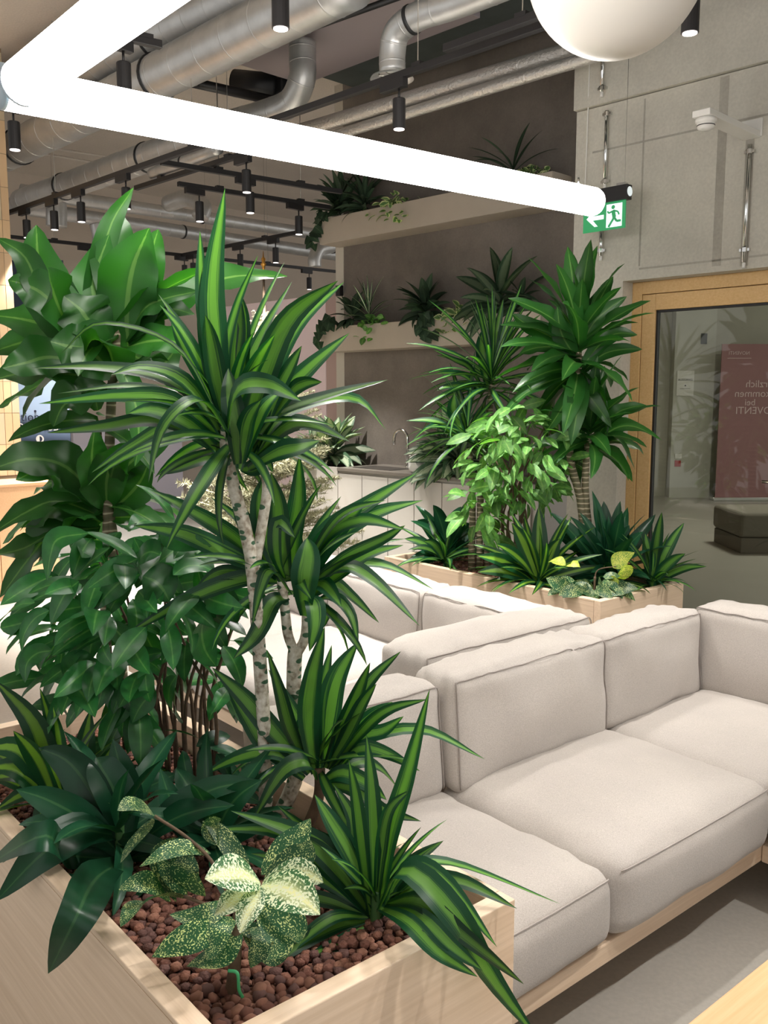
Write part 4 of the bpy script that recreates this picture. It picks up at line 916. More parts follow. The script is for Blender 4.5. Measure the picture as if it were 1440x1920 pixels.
# second cane, forked
bB = F(.57, .70, .612); YB = bB.y
pB = thing('cane_dracaena', bB, 'forked striped-leaf cane plant standing nearest the sofa in the front planter', 'plant')
stem(pB, [bB, PY(556, 1450, YB), PY(551, 1330, YB), PY(552, 1240, YB), PY(556, 1210, YB)], (.0195, .018))
stem(pB, [PY(553, 1225, YB), PY(540, 1190, YB), PY(535, 1150, YB), PY(528, 1090, YB)], (.0125, .012)); stem(pB, [PY(557, 1225, YB), PY(572, 1195, YB), PY(575, 1150, YB), PY(572, 1100, YB)], (.0125, .012))
rowsB = [
 (30, [(560, 1120), (600, 1010), (690, 945), (784, 886)]), (30, [(565, 1120), (620, 1020), (700, 965), (793, 938)]), (26, [(560, 1110), (610, 1010), (680, 975), (762, 994)]),
 (26, [(565, 1130), (630, 1080), (690, 1040), (757, 1022)]), (26, [(570, 1120), (630, 1065), (720, 1060), (814, 1106)]), (34, [(570, 1120), (640, 1066), (700, 1090), (787, 1174)]),
 (28, [(570, 1125), (620, 1095), (660, 1120), (711, 1168)]), (26, [(575, 1140), (620, 1120), (655, 1150), (672, 1208)]), (28, [(570, 1110), (600, 1095), (620, 1110), (640, 1138)]),
 (34, [(550, 1090), (552, 1000), (560, 930), (562, 852)]), (38, [(530, 1090), (500, 1000), (490, 940), (500, 885)]), (34, [(540, 1085), (525, 1000), (520, 940), (508, 885)]),
 (22, [(560, 1100), (605, 1010), (650, 960), (724, 938)]), (34, [(555, 1110), (600, 1030), (640, 985), (684, 944)]), (30, [(520, 1085), (440, 1010), (360, 960), (280, 917)]),
 (34, [(520, 1080), (430, 1040), (340, 1000), (250, 985)]), (30, [(520, 1090), (460, 1085), (360, 1120), (232, 1192)]), (32, [(545, 1115, -.08), (510, 1072, -.12), (492, 1100, -.13), (473, 1172, -.13)]),
 (30, [(540, 1120), (510, 1130), (480, 1190), (437, 1236)]), (42, [(572, 1155, -.08), (572, 1090, -.12), (578, 1040, -.12), (576, 1008, -.1)]), (30, [(570, 1120, -.06), (588, 1130, -.1), (592, 1170, -.12), (580, 1222, -.12)]),
 (20, [(560, 1120), (640, 1050), (720, 1010), (760, 985)]), (32, [(535, 1085, -.1), (520, 1040, -.12), (522, 980, -.12), (553, 1008, -.14)]), (26, [(520, 1080), (470, 1000), (450, 960), (438, 925)]),
 (26, [(555, 1120), (570, 1060), (600, 990), (640, 930)]), (26, [(500, 1090), (440, 1075), (400, 1080), (362, 1112)])]
px_leaves(pB, YB, rowsB, 'strap', M['leaf_var'], 5)
crown(pB, PY(528, 1110, YB), 10, .24, .13, 'strap', M['leaf_var'], 21, (70, -20), (.4, 1.4), .06); crown(pB, PY(572, 1120, YB), 12, .26, .12, 'strap', M['leaf_var'], 22, (70, -20), (.4, 1.4), .06)
# third cane, low
bC = F(.585, .6, .612); YC = bC.y
pC = thing('cane_dracaena', bC, 'short striped-leaf cane plant at the foot of the forked one', 'plant')
stem(pC, [bC, PY(596, 1500, YC), PY(600, 1440, YC)], (.014, .013), 'stem_brown')
rowsC = [
 (36, [(590, 1450), (578, 1350), (585, 1270), (609, 1174)]), (24, [(600, 1440), (600, 1350), (608, 1280), (622, 1209)]), (48, [(610, 1430), (620, 1340), (635, 1270), (672, 1203)]),
 (22, [(615, 1430), (660, 1330), (700, 1270), (752, 1221)]), (26, [(610, 1440), (640, 1370), (670, 1300), (694, 1242)]), (26, [(615, 1440), (650, 1380), (680, 1320), (706, 1282)]),
 (26, [(615, 1440), (660, 1380), (700, 1340), (736, 1316)]), (20, [(620, 1445), (680, 1370), (730, 1330), (802, 1311)]), (26, [(620, 1440), (670, 1385), (720, 1370), (757, 1343)]),
 (22, [(625, 1445), (680, 1390), (790, 1368), (910, 1424)]), (24, [(625, 1450), (670, 1405), (720, 1410), (788, 1446)]), (26, [(625, 1460), (670, 1430), (710, 1440), (748, 1480)]),
 (24, [(580, 1440), (545, 1370), (525, 1300), (501, 1218)]), (34, [(580, 1450), (520, 1380), (460, 1310), (397, 1251)]), (28, [(570, 1460), (500, 1400), (460, 1340), (424, 1282)]),
 (30, [(570, 1450), (520, 1410), (450, 1420), (382, 1451)]), (36, [(590, 1460, -.1), (575, 1432, -.14), (530, 1450, -.16), (472, 1542, -.18)]), (22, [(600, 1460), (570, 1400), (565, 1360), (572, 1330)]),
 (28, [(600, 1470), (640, 1450), (690, 1470), (725, 1500)]), (24, [(600, 1470), (660, 1480), (720, 1520), (790, 1540)]), (20, [(560, 1450), (490, 1420), (450, 1440), (420, 1470)])]
px_leaves(pC, YC, rowsC, 'strap', M['leaf_var'], 8)
crown(pC, PY(600, 1450, YC), 12, .25, .13, 'strap', M['leaf_var'], 31, (70, -10), (.4, 1.3), .05)
# front low striped plant
bF = F(.49, .2, .612); YF = bF.y
pF = thing('striped_dracaena', bF, 'low striped strap-leaf plant drooping over the front planter corner', 'plant')
stem(pF, [bF, PY(705, 1700, YF), PY(705, 1670, YF)], (.012, .01), 'stem_green')
rowsF = [
 (24, [(695, 1720), (680, 1600), (668, 1500), (654, 1424)]), (30, [(703, 1715), (702, 1600), (697, 1480), (687, 1376)]), (32, [(712, 1715), (730, 1570), (765, 1450), (806, 1291)]),
 (26, [(712, 1720), (740, 1655), (780, 1610), (832, 1576)]), (30, [(712, 1720), (760, 1635), (850, 1620), (1053, 1696)]), (30, [(715, 1715), (780, 1660), (860, 1652), (970, 1704)]),
 (44, [(712, 1705, -.05), (760, 1632, -.14), (850, 1715, -.2), (920, 1830, ('b', -.06)), (1010, 1950, ('b', -.1))]), (34, [(715, 1715, -.02), (760, 1630, -.08), (830, 1650, -.12), (932, 1776, ('b', -.075))]),
 (28, [(715, 1700, 0), (785, 1690, ('z', .775)), (870, 1755, ('b', -.06)), (983, 1846, ('b', -.09))]), (26, [(708, 1700), (765, 1728, ('z', .75)), (822, 1785, ('b', -.06)), (896, 1832, ('b', -.085))]), (26, [(712, 1700), (785, 1718, ('z', .76)), (848, 1775, ('b', -.07)), (905, 1820, ('b', -.1))]),
 (34, [(695, 1715), (640, 1640), (590, 1590), (540, 1560)]), (34, [(695, 1710), (620, 1600), (540, 1555), (432, 1520)]), (30, [(695, 1715), (610, 1650), (540, 1615), (470, 1600)]),
 (34, [(700, 1700), (655, 1600), (620, 1540), (590, 1490)]), (26, [(690, 1725), (620, 1745, -.05), (550, 1790, -.1), (492, 1842, -.14)]), (26, [(690, 1720), (630, 1720, -.05), (570, 1760, -.08), (515, 1812, -.12)]),
 (22, [(690, 1730), (650, 1760, -.05), (610, 1780, -.08), (585, 1785, -.1)]), (26, [(700, 1710), (670, 1600), (660, 1530), (625, 1470)]), (22, [(705, 1705), (715, 1600), (730, 1520), (770, 1480)]), (24, [(700, 1710), (640, 1600), (580, 1560), (520, 1510)]),
 (24, [(690, 1720), (620, 1690), (560, 1680), (520, 1690)]), (26, [(690, 1712), (600, 1620), (520, 1560), (380, 1555)])]
px_leaves(pF, YF, rowsF, 'strap', M['leaf_var'], 13)
crown(pF, PY(705, 1705, YF), 12, .22, .11, 'strap', M['leaf_var'], 41, (75, 20), (.3, 1.0), .03)
# spotted plant
bS = F(.15, .2, .612); YS = bS.y
pS = thing('spotted_laurel', bS, 'cream spotted broad-leaf plant at the front planter corner', 'plant')
stem(pS, [bS, PY(441, 1800, YS), PY(446, 1720, YS + .02), PY(455, 1660, YS + .04)], (.012, .009), 'stem_brown', name='cane')
stem(pS, [PY(446, 1720, YS + .02), PY(400, 1620, YS + .06), PY(350, 1570, YS + .1), PY(290, 1530, YS + .12)], (.004, .003), 'stem_brown', name='twig')
stem(pS, [PY(446, 1740, YS + .02), PY(390, 1700, YS + .04), PY(345, 1680, YS + .05)], (.004, .003), 'stem_brown', name='twig')
rowsS = [
 (52, [(290, 1530, .12), (275, 1518, .08), (245, 1510, .04), (220, 1520, .02)]), (40, [(285, 1535, .12), (270, 1560, .06), (245, 1590, .02), (226, 1618, 0)]),
 (44, [(395, 1600, .08), (350, 1590, .05), (310, 1600, .02), (262, 1625, 0)]), (44, [(320, 1690, .06), (290, 1660, .03), (260, 1655, .0), (222, 1668, -.02)]),
 (40, [(330, 1690, .06), (300, 1620, .05), (310, 1590, .06), (330, 1570, .06)]), (60, [(385, 1680, .03), (350, 1640, .03), (350, 1620, .03), (355, 1595, .04)]),
 (44, [(345, 1685, .05), (315, 1680, 0), (285, 1685, -.03), (256, 1705, -.05)]), (30, [(270, 1690, .02), (250, 1700, 0), (238, 1715, -.02), (226, 1738, -.03)]),
 (40, [(420, 1690, .02), (400, 1710, -.02), (360, 1720, -.03), (318, 1715, -.04)]), (54, [(410, 1742, -.02), (375, 1752, -.06), (330, 1768, -.09), (285, 1794, -.12)]),
 (46, [(440, 1720, 0), (415, 1740, -.04), (400, 1775, -.06), (390, 1800, -.07)]), (60, [(450, 1740, 0), (425, 1775, -.04), (410, 1800, -.06), (370, 1815, -.08)]),
 (50, [(480, 1700, 0), (510, 1740, -.02), (530, 1770, -.04), (500, 1800, -.06)]), (56, [(480, 1690, 0), (520, 1700, -.01), (555, 1740, -.03), (560, 1770, -.05)]),
 (60, [(490, 1640, .04), (530, 1600, .06), (560, 1570, .08), (582, 1535, .1)]), (60, [(495, 1650, .03), (540, 1625, .04), (570, 1600, .05), (582, 1575, .06)]),
 (40, [(470, 1640, .05), (440, 1600, .08), (410, 1560, .1), (380, 1540, .1)]), (36, [(410, 1585, .08), (395, 1560, .1), (400, 1540, .1), (415, 1535, .1)]),
 (44, [(470, 1740, .02), (490, 1760, 0), (480, 1790, -.02), (470, 1815, -.03)]),
 (46, [(350, 1680, .06), (325, 1640, .05), (310, 1615, .05), (300, 1600, .06)]), (48, [(450, 1745, .02), (500, 1745, .02), (535, 1725, .02), (560, 1700, .03)]), (44, [(440, 1755, 0), (405, 1790, -.02), (385, 1800, -.03), (350, 1812, -.04)]), (46, [(455, 1750, .02), (500, 1780, 0), (520, 1790, 0), (545, 1785, 0)])]
WK = 1.1
px_leaves(pS, YS + .02, rowsS, 'ellip', M['leaf_spot'], 17, (0, -.5, .8), fold=.16, jit=1.5)
rowsS2 = [
 (74, [(488, 1655, 0), (455, 1640, -.05), (420, 1640, -.08), (384, 1648, -.1)]), (76, [(490, 1660, -.01), (530, 1665, -.06), (565, 1685, -.1), (600, 1715, -.13)]),
 (44, [(486, 1660, -.01), (475, 1690, -.07), (460, 1720, -.1), (450, 1750, -.12)]), (50, [(484, 1658, -.01), (450, 1680, -.06), (425, 1700, -.09), (402, 1715, -.1)]), (56, [(492, 1655, 0), (540, 1640, -.03), (575, 1640, -.04), (606, 1655, -.05)])]
px_leaves(pS, YS - .03, rowsS2, 'ellip', M['leaf_cream'], 19, (0, -.6, .8), fold=.14, jit=.5)
WK = 1.3
cyl('plant_tie', [PY(428, 1820, YS - .03), PY(445, 1825, YS - .035), PY(448, 1855, YS - .035), PY(455, 1870, YS - .035)], .003, plain('green_tie', (70, 170, 110), .5), parent=pS)
# dark low plant on the left rim
bL = F(.2, .74, .612); YL = bL.y
pL = thing('dark_dracaena', bL, 'dark glossy broad-leaf plant spilling over the left rim of the front planter', 'plant')
stem(pL, [bL, PY(225, 1600, YL), PY(225, 1540, YL)], (.014, .01), 'stem_green')
rowsL = [
 (56, [(228, 1615, 0), (178, 1650, ('z', .765)), (140, 1725, ('a', -.07)), (90, 1826, ('a', -.08))]), (62, [(210, 1565, -.02), (150, 1560, -.08), (80, 1600, -.14), (-10, 1692, ('a', -.075))]), (48, [(215, 1610), (120, 1615, -.06), (60, 1615, ('a', -.075)), (-30, 1650, ('a', -.075))]),
 (62, [(220, 1590), (180, 1500), (130, 1430), (72, 1402)]), (62, [(230, 1590), (220, 1500), (190, 1440), (180, 1420)]), (58, [(235, 1590), (238, 1510), (228, 1450), (212, 1385)]), (54, [(240, 1600), (215, 1540), (195, 1500), (195, 1465)]),
 (50, [(240, 1600), (320, 1530), (400, 1480), (492, 1465)]), (46, [(240, 1600), (310, 1545), (370, 1520), (440, 1510)]), (40, [(230, 1610), (170, 1590), (110, 1555), (70, 1545)]), (46, [(240, 1610), (300, 1600), (330, 1620), (350, 1650)]),
 (50, [(225, 1600), (160, 1540), (90, 1500), (30, 1480)]), (46, [(235, 1620, -.04), (200, 1640, -.08), (150, 1660, -.1), (120, 1640, -.12)])]
px_leaves(pL, YL, rowsL, 'strap', M['leaf_dark'], 23, wavy=.05)
crown(pL, PY(225, 1585, YL), 16, .27, .2, 'strap', M['leaf_dark'], 45, (70, 0), (.4, 1.2), .05, wavy=.04)
bN = F(.36, .62, .612); YN = bN.y
pN = thing('dark_dracaena', bN, 'low dark blue-green broad-leaf plant between the spotted plant and the pale trunk', 'plant')
stem(pN, [bN, bN + UP * .03, bN + UP * .06], (.012, .01), 'stem_green')
crown(pN, bN + UP * .04, 14, .25, .22, 'strap', M['leaf_dark'], 46, (65, 5), (.4, 1.2), .05, wavy=.04)
px_leaves(pN, YN, [(46, [(395, 1600), (420, 1530), (450, 1490), (492, 1462)]), (44, [(380, 1600), (340, 1540), (320, 1500), (300, 1440)]), (44, [(390, 1600), (380, 1520), (350, 1470), (330, 1440)]), (40, [(400, 1610), (450, 1560), (490, 1540), (530, 1530)])], 'strap', M['leaf_dark'], 47, wavy=.04)
bL2 = F(.16, 1.05, .612); YL2 = bL2.y
pL2 = thing('lime_striped_dracaena', bL2, 'lime-striped strap-leaf plant by the left rim behind the dark glossy one', 'plant')
stem(pL2, [bL2, PY(118, 1540, YL2), PY(115, 1490, YL2)], (.012, .01), 'stem_green')
rowsL2 = [
 (44, [(115, 1530), (90, 1430), (60, 1350), (-10, 1275)]), (40, [(110, 1530), (60, 1430), (20, 1400), (-40, 1410)]), (42, [(110, 1530), (70, 1470), (30, 1440), (-30, 1440)]), (38, [(110, 1540), (70, 1500), (30, 1510), (-15, 1550)]),
 (36, [(120, 1530), (115, 1440), (110, 1380), (100, 1325)]), (38, [(125, 1530), (150, 1440), (160, 1390), (170, 1330)]), (36, [(130, 1540), (170, 1470), (190, 1440), (210, 1400)]), (36, [(120, 1550, -.03), (95, 1520, -.08), (80, 1530, -.1), (72, 1570, -.12)]),
 (34, [(115, 1535), (80, 1440), (55, 1400), (25, 1370)]), (36, [(110, 1530), (50, 1470), (0, 1470), (-50, 1500)]), (30, [(130, 1540), (200, 1500), (240, 1490), (280, 1500)])]
px_leaves(pL2, YL2, rowsL2, 'strap', M['leaf_darkvar'], 29)
crown(pL2, PY(118, 1520, YL2), 12, .3, .13, 'strap', M['leaf_darkvar'], 51, (70, 0), (.4, 1.2), .05)
# glossy bush with many thin stems
bG = F(.42, 1.06, .612); YG = bG.y
pG = thing('ficus_bush', bG, 'dense glossy elliptic-leaf bush on many thin brown stems in the front planter', 'plant')
rg = random.Random(3); gl_leaf = [canon('ellip', M['leaf_ficus'], d, .41, .02, v, .18, 8) for d in (.3, .7, 1.1) for v in range(2)]
for i in range(15):
    x0 = rg.uniform(285, 405); b_ = PZ(x0, 1500 + rg.uniform(-25, 10), .615); b_ = b_ + Vector((0, rg.uniform(-.02, .1), 0))
    tx, ty = x0 + rg.uniform(-150, 90), rg.uniform(1010, 1160)
    stem(pG, [b_, PY(x0 + rg.uniform(-8, 8), 1330, b_.y), PY(x0 * .6 + tx * .4, 1220, b_.y), PY(tx, ty, b_.y + rg.uniform(-.12, .12))], (.006, .003), 'stem_brown', 6, 8)
def bush(plant, n, cx, cy, rx, ry, Y, ry3, L, meshes, rr, droop=True, excl=None):
    k = 0; tries = 0
    while k < n and tries < 5000:
        tries += 1; u, v, w = (rr.uniform(-1, 1) for _ in range(3)); r_ = u * u + v * v + w * w
        if r_ > 1 or r_ < .12: continue
        x, y, dY = cx + u * rx, cy + v * ry, w * ry3
        if excl and excl(x, y): continue
        pos = PY(x, y, Y + dY); out = Vector((u * .9, w * .9, -.25 - rr.uniform(0, .7) + max(0, -v) * .5)); out += Vector((rr.uniform(-.9, .9), rr.uniform(-.9, .3), rr.uniform(-.2, .5)))
        put_leaf(plant, pos, out, L * rr.uniform(.72, 1.15), rr.choice(meshes), rr.uniform(-.9, .9), up=Vector((0, -.7, 1))); k += 1
ex1 = lambda x, y: (y > 1300 and x > 270) or (x > 440) or (y > 1230 and 330 < x < 420)
bush(pG, 200, 270, 1185, 200, 225, YG, .26, .135, gl_leaf, rg, excl=ex1)
bush(pG, 24, 360, 1440, 110, 60, YG - .1, .12, .1, [canon('ellip', M['leaf_dark'], d, .42, .01, 1, .18, 8) for d in (.4, .9)], rg)
rowsG = [
 (50, [(262, 1078), (235, 1085), (205, 1110), (175, 1146)]), (70, [(268, 1080), (290, 1090), (305, 1105), (318, 1128)]), (34, [(325, 1078), (350, 1062), (380, 1062), (410, 1078)]), (44, [(148, 1090), (125, 1110), (108, 1140), (95, 1172)]),
 (40, [(165, 1000), (110, 1010), (95, 1040), (88, 1088)]), (30, [(65, 1130), (35, 1135), (10, 1155), (-12, 1180)]), (32, [(92, 1145), (65, 1160), (45, 1190), (40, 1222)]), (36, [(98, 1220), (70, 1225), (50, 1245), (47, 1280)]),
 (46, [(115, 1275), (140, 1285), (160, 1310), (178, 1345)]), (40, [(240, 1238), (215, 1245), (195, 1265), (180, 1305)]), (38, [(290, 1288), (265, 1285), (240, 1300), (222, 1328)]), (34, [(292, 1295), (275, 1310), (260, 1330), (248, 1355)]),
 (34, [(330, 1268), (318, 1290), (318, 1320), (332, 1345)]), (52, [(385, 1155), (378, 1185), (385, 1220), (405, 1250)]), (50, [(300, 1040), (280, 1035), (262, 1050), (265, 1085)]), (40, [(180, 1240), (150, 1240), (130, 1255), (118, 1265)])]
px_leaves(pG, YG - .2, rowsG, 'ellip', M['leaf_ficus'], 33, fold=.12)
# tall broad-leaf plant
bT = F(.47, 1.42, .612); YT = bT.y
pT = thing('tall_dracaena', bT, 'tall plant with big wavy green leaves at the far end of the front planter', 'plant')
stem(pT, [bT, PY(198, 1200, YT), PY(202, 1000, YT), PY(205, 850, YT), PY(212, 700, YT), PY(225, 600, YT)], (.018, .013), 'cane'); stem(pT, [bT + Vector((.03, .03, 0)), PY(222, 1150, YT), PY(212, 1000, YT), PY(190, 880, YT), PY(182, 800, YT)], (.016, .012), 'cane')
rowsT = [
 (68, [(165, 660), (110, 580), (75, 500), (68, 422)]), (78, [(175, 690), (130, 620), (100, 550), (90, 503)]), (36, [(120, 600), (75, 540), (45, 480), (-5, 446)]), (34, [(215, 620), (180, 560), (205, 430), (250, 352)]),
 (80, [(240, 650), (238, 580), (250, 500), (280, 428)]), (58, [(225, 600), (215, 510), (215, 440), (222, 396)]), (74, [(215, 650), (190, 590), (175, 530), (205, 440)]), (40, [(240, 600), (270, 540), (285, 470), (297, 430)]),
 (52, [(250, 620), (340, 560), (430, 520), (538, 518)]), (36, [(235, 640), (270, 580), (310, 560), (372, 546)]), (40, [(240, 640), (290, 600), (320, 580), (365, 590)]), (44, [(240, 650), (280, 640), (320, 640), (372, 655)]),
 (52, [(160, 640), (90, 560), (50, 535), (15, 525)]), (56, [(180, 660), (110, 620), (50, 600), (-20, 590)]), (56, [(180, 670), (100, 640), (50, 640), (-30, 665)]), (56, [(190, 690), (100, 670), (50, 680), (5, 690)]),
 (60, [(190, 700), (120, 700), (60, 730), (-5, 765)]), (60, [(195, 710), (110, 700), (40, 700), (-40, 720)]), (70, [(210, 700, -.1), (170, 660, -.16), (130, 650, -.18), (95, 640, -.2)]), (76, [(215, 690, -.1), (200, 650, -.16), (170, 640, -.18), (150, 700, -.2)]),
 (44, [(240, 690), (290, 690), (310, 680), (340, 640)]), (70, [(205, 640, -.05), (165, 600, -.1), (150, 580, -.1), (120, 555, -.1)]), (50, [(235, 640), (262, 590), (280, 550), (300, 500)]), (60, [(200, 720, -.05), (160, 740, -.1), (120, 760, -.12), (100, 800, -.14)])]
WK = 1.5
px_leaves(pT, YT, rowsT, 'broad', M['leaf_broad'], 37, wavy=.14, fold=.2, dz=.2)
crown(pT, PY(215, 680, YT), 6, .34, .32, 'broad', M['leaf_broad'], 61, (50, -45), (.3, 1.2), .1, wavy=.06)
rowsT2 = [
 (60, [(190, 950), (130, 880), (60, 860), (-20, 880)]), (50, [(190, 950), (120, 900), (80, 880), (30, 900)]), (60, [(195, 960), (150, 920), (130, 880), (110, 850)]), (40, [(195, 970), (110, 940), (50, 960), (-30, 1010)]), (56, [(190, 980), (120, 950), (60, 970), (5, 1020)]),
 (60, [(185, 1000), (110, 990), (60, 1040), (0, 1120)]), (56, [(185, 990), (100, 1000), (40, 1030), (-40, 1045)]), (50, [(200, 950), (180, 900), (172, 860), (178, 800)]), (52, [(205, 960), (240, 930), (265, 900), (278, 870)]), (44, [(205, 950), (250, 920), (290, 920), (350, 950)]),
 (40, [(205, 970), (250, 970), (300, 975), (345, 1000)]), (48, [(200, 950), (200, 900), (215, 860), (240, 830)]), (46, [(190, 960), (140, 930), (100, 905), (60, 930)]), (56, [(195, 975), (160, 960), (120, 1000), (70, 1060)])]
px_leaves(pT, YT, rowsT2, 'broad', M['leaf_broad'], 43, wavy=.14, fold=.2, dz=.2)
WK = 1.3
crown(pT, PY(198, 960, YT), 7, .3, .32, 'broad', M['leaf_broad'], 62, (60, -30), (.3, 1.2), .08, wavy=.06)
crown(pT, PY(185, 800, YT), 6, .25, .3, 'broad', M['leaf_broad'], 63, (60, -30), (.3, 1.2), .08, wavy=.06)

# ---------------------------------------------------------------- planter by the door
def base(x, y): return PZ(x, y, .612)
b1_ = F(3.42, 2.72, .612); Y1 = b1_.y
q1 = thing('cane_dracaena', b1_, 'slim striped-leaf cane plant in the planter by the door', 'plant')
def pxy(P): d = P - C0; Fd = d.y * cp - d.z * sp; return (CX + FPX * d.x / Fd, CY - FPX * (d.y * sp + d.z * cp) / Fd)
x1, y1 = pxy(b1_)
stem(q1, [b1_, PY(x1 + 2, 960, Y1), PY(905, 860, Y1), PY(918, 770, Y1), PY(922, 720, Y1)], (.022, .018), 'cane'); stem(q1, [b1_ + Vector((.05, .02, 0)), PY(x1 + 15, 960, Y1), PY(928, 860, Y1), PY(934, 770, Y1)], (.02, .017), 'cane')
stem(q1, [b1_ + Vector((-.05, -.02, 0)), PY(886, 960, Y1), PY(884, 880, Y1), PY(878, 840, Y1)], (.022, .017), 'cane')
crown(q1, PY(922, 735, Y1), 70, .55, .06, 'strap', M['leaf_var'], 71, (85, -15), (.3, 1.2), .14, m=2)
crown(q1, PY(876, 830, Y1), 48, .42, .08, 'strap', M['leaf_var'], 72, (85, -20), (.3, 1.3), .1, m=2)
px_leaves(q1, Y1, [(14, [(920, 730), (925, 660), (935, 600), (944, 560)]), (22, [(915, 730), (905, 670), (905, 640), (908, 615)]), (14, [(905, 730), (880, 690), (850, 675), (812, 655)]), (16, [(905, 735), (870, 705), (840, 700), (818, 700)]), (14, [(905, 740), (870, 725), (840, 725), (820, 732)]),
 (22, [(870, 820), (855, 780), (850, 760), (852, 738)]), (20, [(865, 830), (830, 800), (800, 805), (768, 832)]), (12, [(870, 820), (830, 795), (800, 788), (762, 789)])], 'strap', M['leaf_var'], 2)
b2_ = F(3.52, 1.98, .612); Y2 = b2_.y
q2 = thing('tall_dracaena', b2_, 'tall broad-leaf cane plant standing beside the door frame', 'plant')
x2, y2 = pxy(b2_)
stem(q2, [b2_, PY(x2 - 8, 950, Y2), PY(1068, 850, Y2), PY(1080, 740, Y2), PY(1085, 660, Y2)], (.024, .018), 'cane'); stem(q2, [b2_ + Vector((.07, .02, 0)), PY(1100, 960, Y2), PY(1098, 880, Y2), PY(1104, 820, Y2)], (.024, .018), 'cane')
crown(q2, PY(1083, 720, Y2), 52, .46, .25, 'broad', M['leaf_broad'], 73, (85, -40), (.2, 1.3), .32, wavy=.09, irr=24)
crown(q2, PY(1106, 840, Y2), 28, .4, .24, 'broad', M['leaf_broad'], 74, (75, -35), (.2, 1.3), .16, wavy=.09, irr=24)
px_leaves(q2, Y2, [(30, [(1080, 670), (1060, 640), (1050, 615), (1045, 575)]), (34, [(1082, 665), (1055, 630), (1040, 610), (1030, 600)]), (26, [(1085, 660), (1110, 610), (1140, 580), (1175, 556)]), (30, [(1075, 660), (1030, 630), (990, 610), (960, 588)]), (26, [(1090, 690), (1130, 640), (1160, 625), (1195, 628)]), (22, [(1090, 700), (1130, 665), (1170, 655), (1204, 655)]),
 (30, [(1110, 840), (1150, 805), (1190, 800), (1240, 825)]), (24, [(1110, 850), (1150, 820), (1170, 840), (1190, 880)]), (24, [(1110, 830), (1150, 780), (1180, 765), (1212, 760)])], 'broad', M['leaf_broad'], 4, wavy=.06)
b3_ = F(3.3, 2.3, .612); Y3 = b3_.y
q3 = thing('ficus_bush', b3_, 'light green elliptic-leaf bush between the canes by the door', 'plant')
rg = random.Random(9); x3, y3 = pxy(b3_)
for i in range(12): stem(q3, [b3_ + Vector((rg.uniform(-.1, .1), rg.uniform(-.08, .08), 0)), PY(x3 + rg.uniform(-35, 35), 960, Y3), PY(960 + rg.uniform(-60, 80), 850 + rg.uniform(-50, 20), Y3 + rg.uniform(-.1, .1))], (.008, .004), 'stem_brown', 6, 8)
bush(q3, 215, 975, 855, 105, 100, Y3, .3, .14, [canon('ellip', M['leaf_light'], d, .4, .01, v, .18, 8, 2) for d in (.4, .8) for v in range(2)], rg)
bush(q3, 40, 900, 960, 45, 60, Y3 - .1, .15, .15, [canon('ellip', M['leaf_light'], .6, .42, .01, 1, .18, 8, 2)], rg)
def low(name, base_, label, tips, kind, mat, n, L, w, seed, el=(75, -5), wavy=0, leaf_w=26):
    t = thing(name, base_, label, 'plant'); x, y = pxy(base_)
    stem(t, [base_, base_ + UP * .03, base_ + UP * .07], (.014, .01), 'stem_green')
    crown(t, base_ + UP * .05, n, L, w, kind, mat, seed, el, (.3, 1.2), .05, wavy)
    px_leaves(t, base_.y, [(leaf_w, [(x, y - 15), ((x * 2 + tx) / 3, (y * 2 + ty) / 3 - 22), ((x + tx * 2) / 3, (y + ty * 2) / 3 - 16), (tx, ty)]) for tx, ty in tips], kind, mat, seed, wavy=wavy)
low('striped_dracaena', F(3.2, 2.05, .612), 'low lime-striped strap-leaf plant drooping over the front of the planter by the door', [(985, 1112), (892, 1090), (960, 980), (1010, 950), (1050, 1010), (930, 1020), (895, 1042), (1075, 1040)], 'strap', M['leaf_darkvar'], 34, .4, .12, 81)
low('dark_dracaena', F(3.45, 3.02, .612), 'dark broad-leaf plant at the kitchen end of the planter by the door', [(812, 947), (783, 975), (865, 950), (890, 985)], 'broad', M['leaf_dark'], 16, .36, .2, 82, wavy=.04)
low('striped_dracaena', F(3.25, 2.85, .612), 'low drooping striped plant at the kitchen end of the planter by the door', [(758, 1010), (795, 1015), (770, 1030), (870, 1045), (840, 1075)], 'strap', M['leaf_var'], 18, .34, .11, 83, leaf_w=16)
low('dark_dracaena', F(3.56, 1.85, .612), 'dark broad-leaf plant at the foot of the tall cane plant by the door frame', [(1110, 920), (1132, 940), (1158, 965), (1180, 985), (1205, 997), (1040, 1000), (1030, 960)], 'broad', M['leaf_dark'], 40, .42, .2, 84, (80, 5), wavy=.04)
low('striped_dracaena', F(3.62, 1.62, .612), 'striped strap-leaf plant at the door end corner of the planter', [(1241, 960), (1283, 980), (1325, 1062), (1285, 1038), (1260, 1030), (1238, 1112), (1210, 1000)], 'strap', M['leaf_var'], 26, .34, .09, 85, leaf_w=18)
b6 = F(3.17, 1.66, .612); q6 = thing('spotted_laurel', b6, 'yellow spotted broad-leaf plant at the corner of the planter by the door', 'plant')
stem(q6, [b6, b6 + UP * .08, b6 + UP * .16], (.008, .006), 'stem_brown'); x6, y6 = pxy(b6)
rg = random.Random(12)
bush(q6, 46, x6 - 2, y6 - 40, 58, 24, b6.y + .04, .1, .13, [canon('ellip', M['leaf_spot'], d, .55, .01, v, .15, 8) for d in (.5, .9) for v in range(2)], rg)
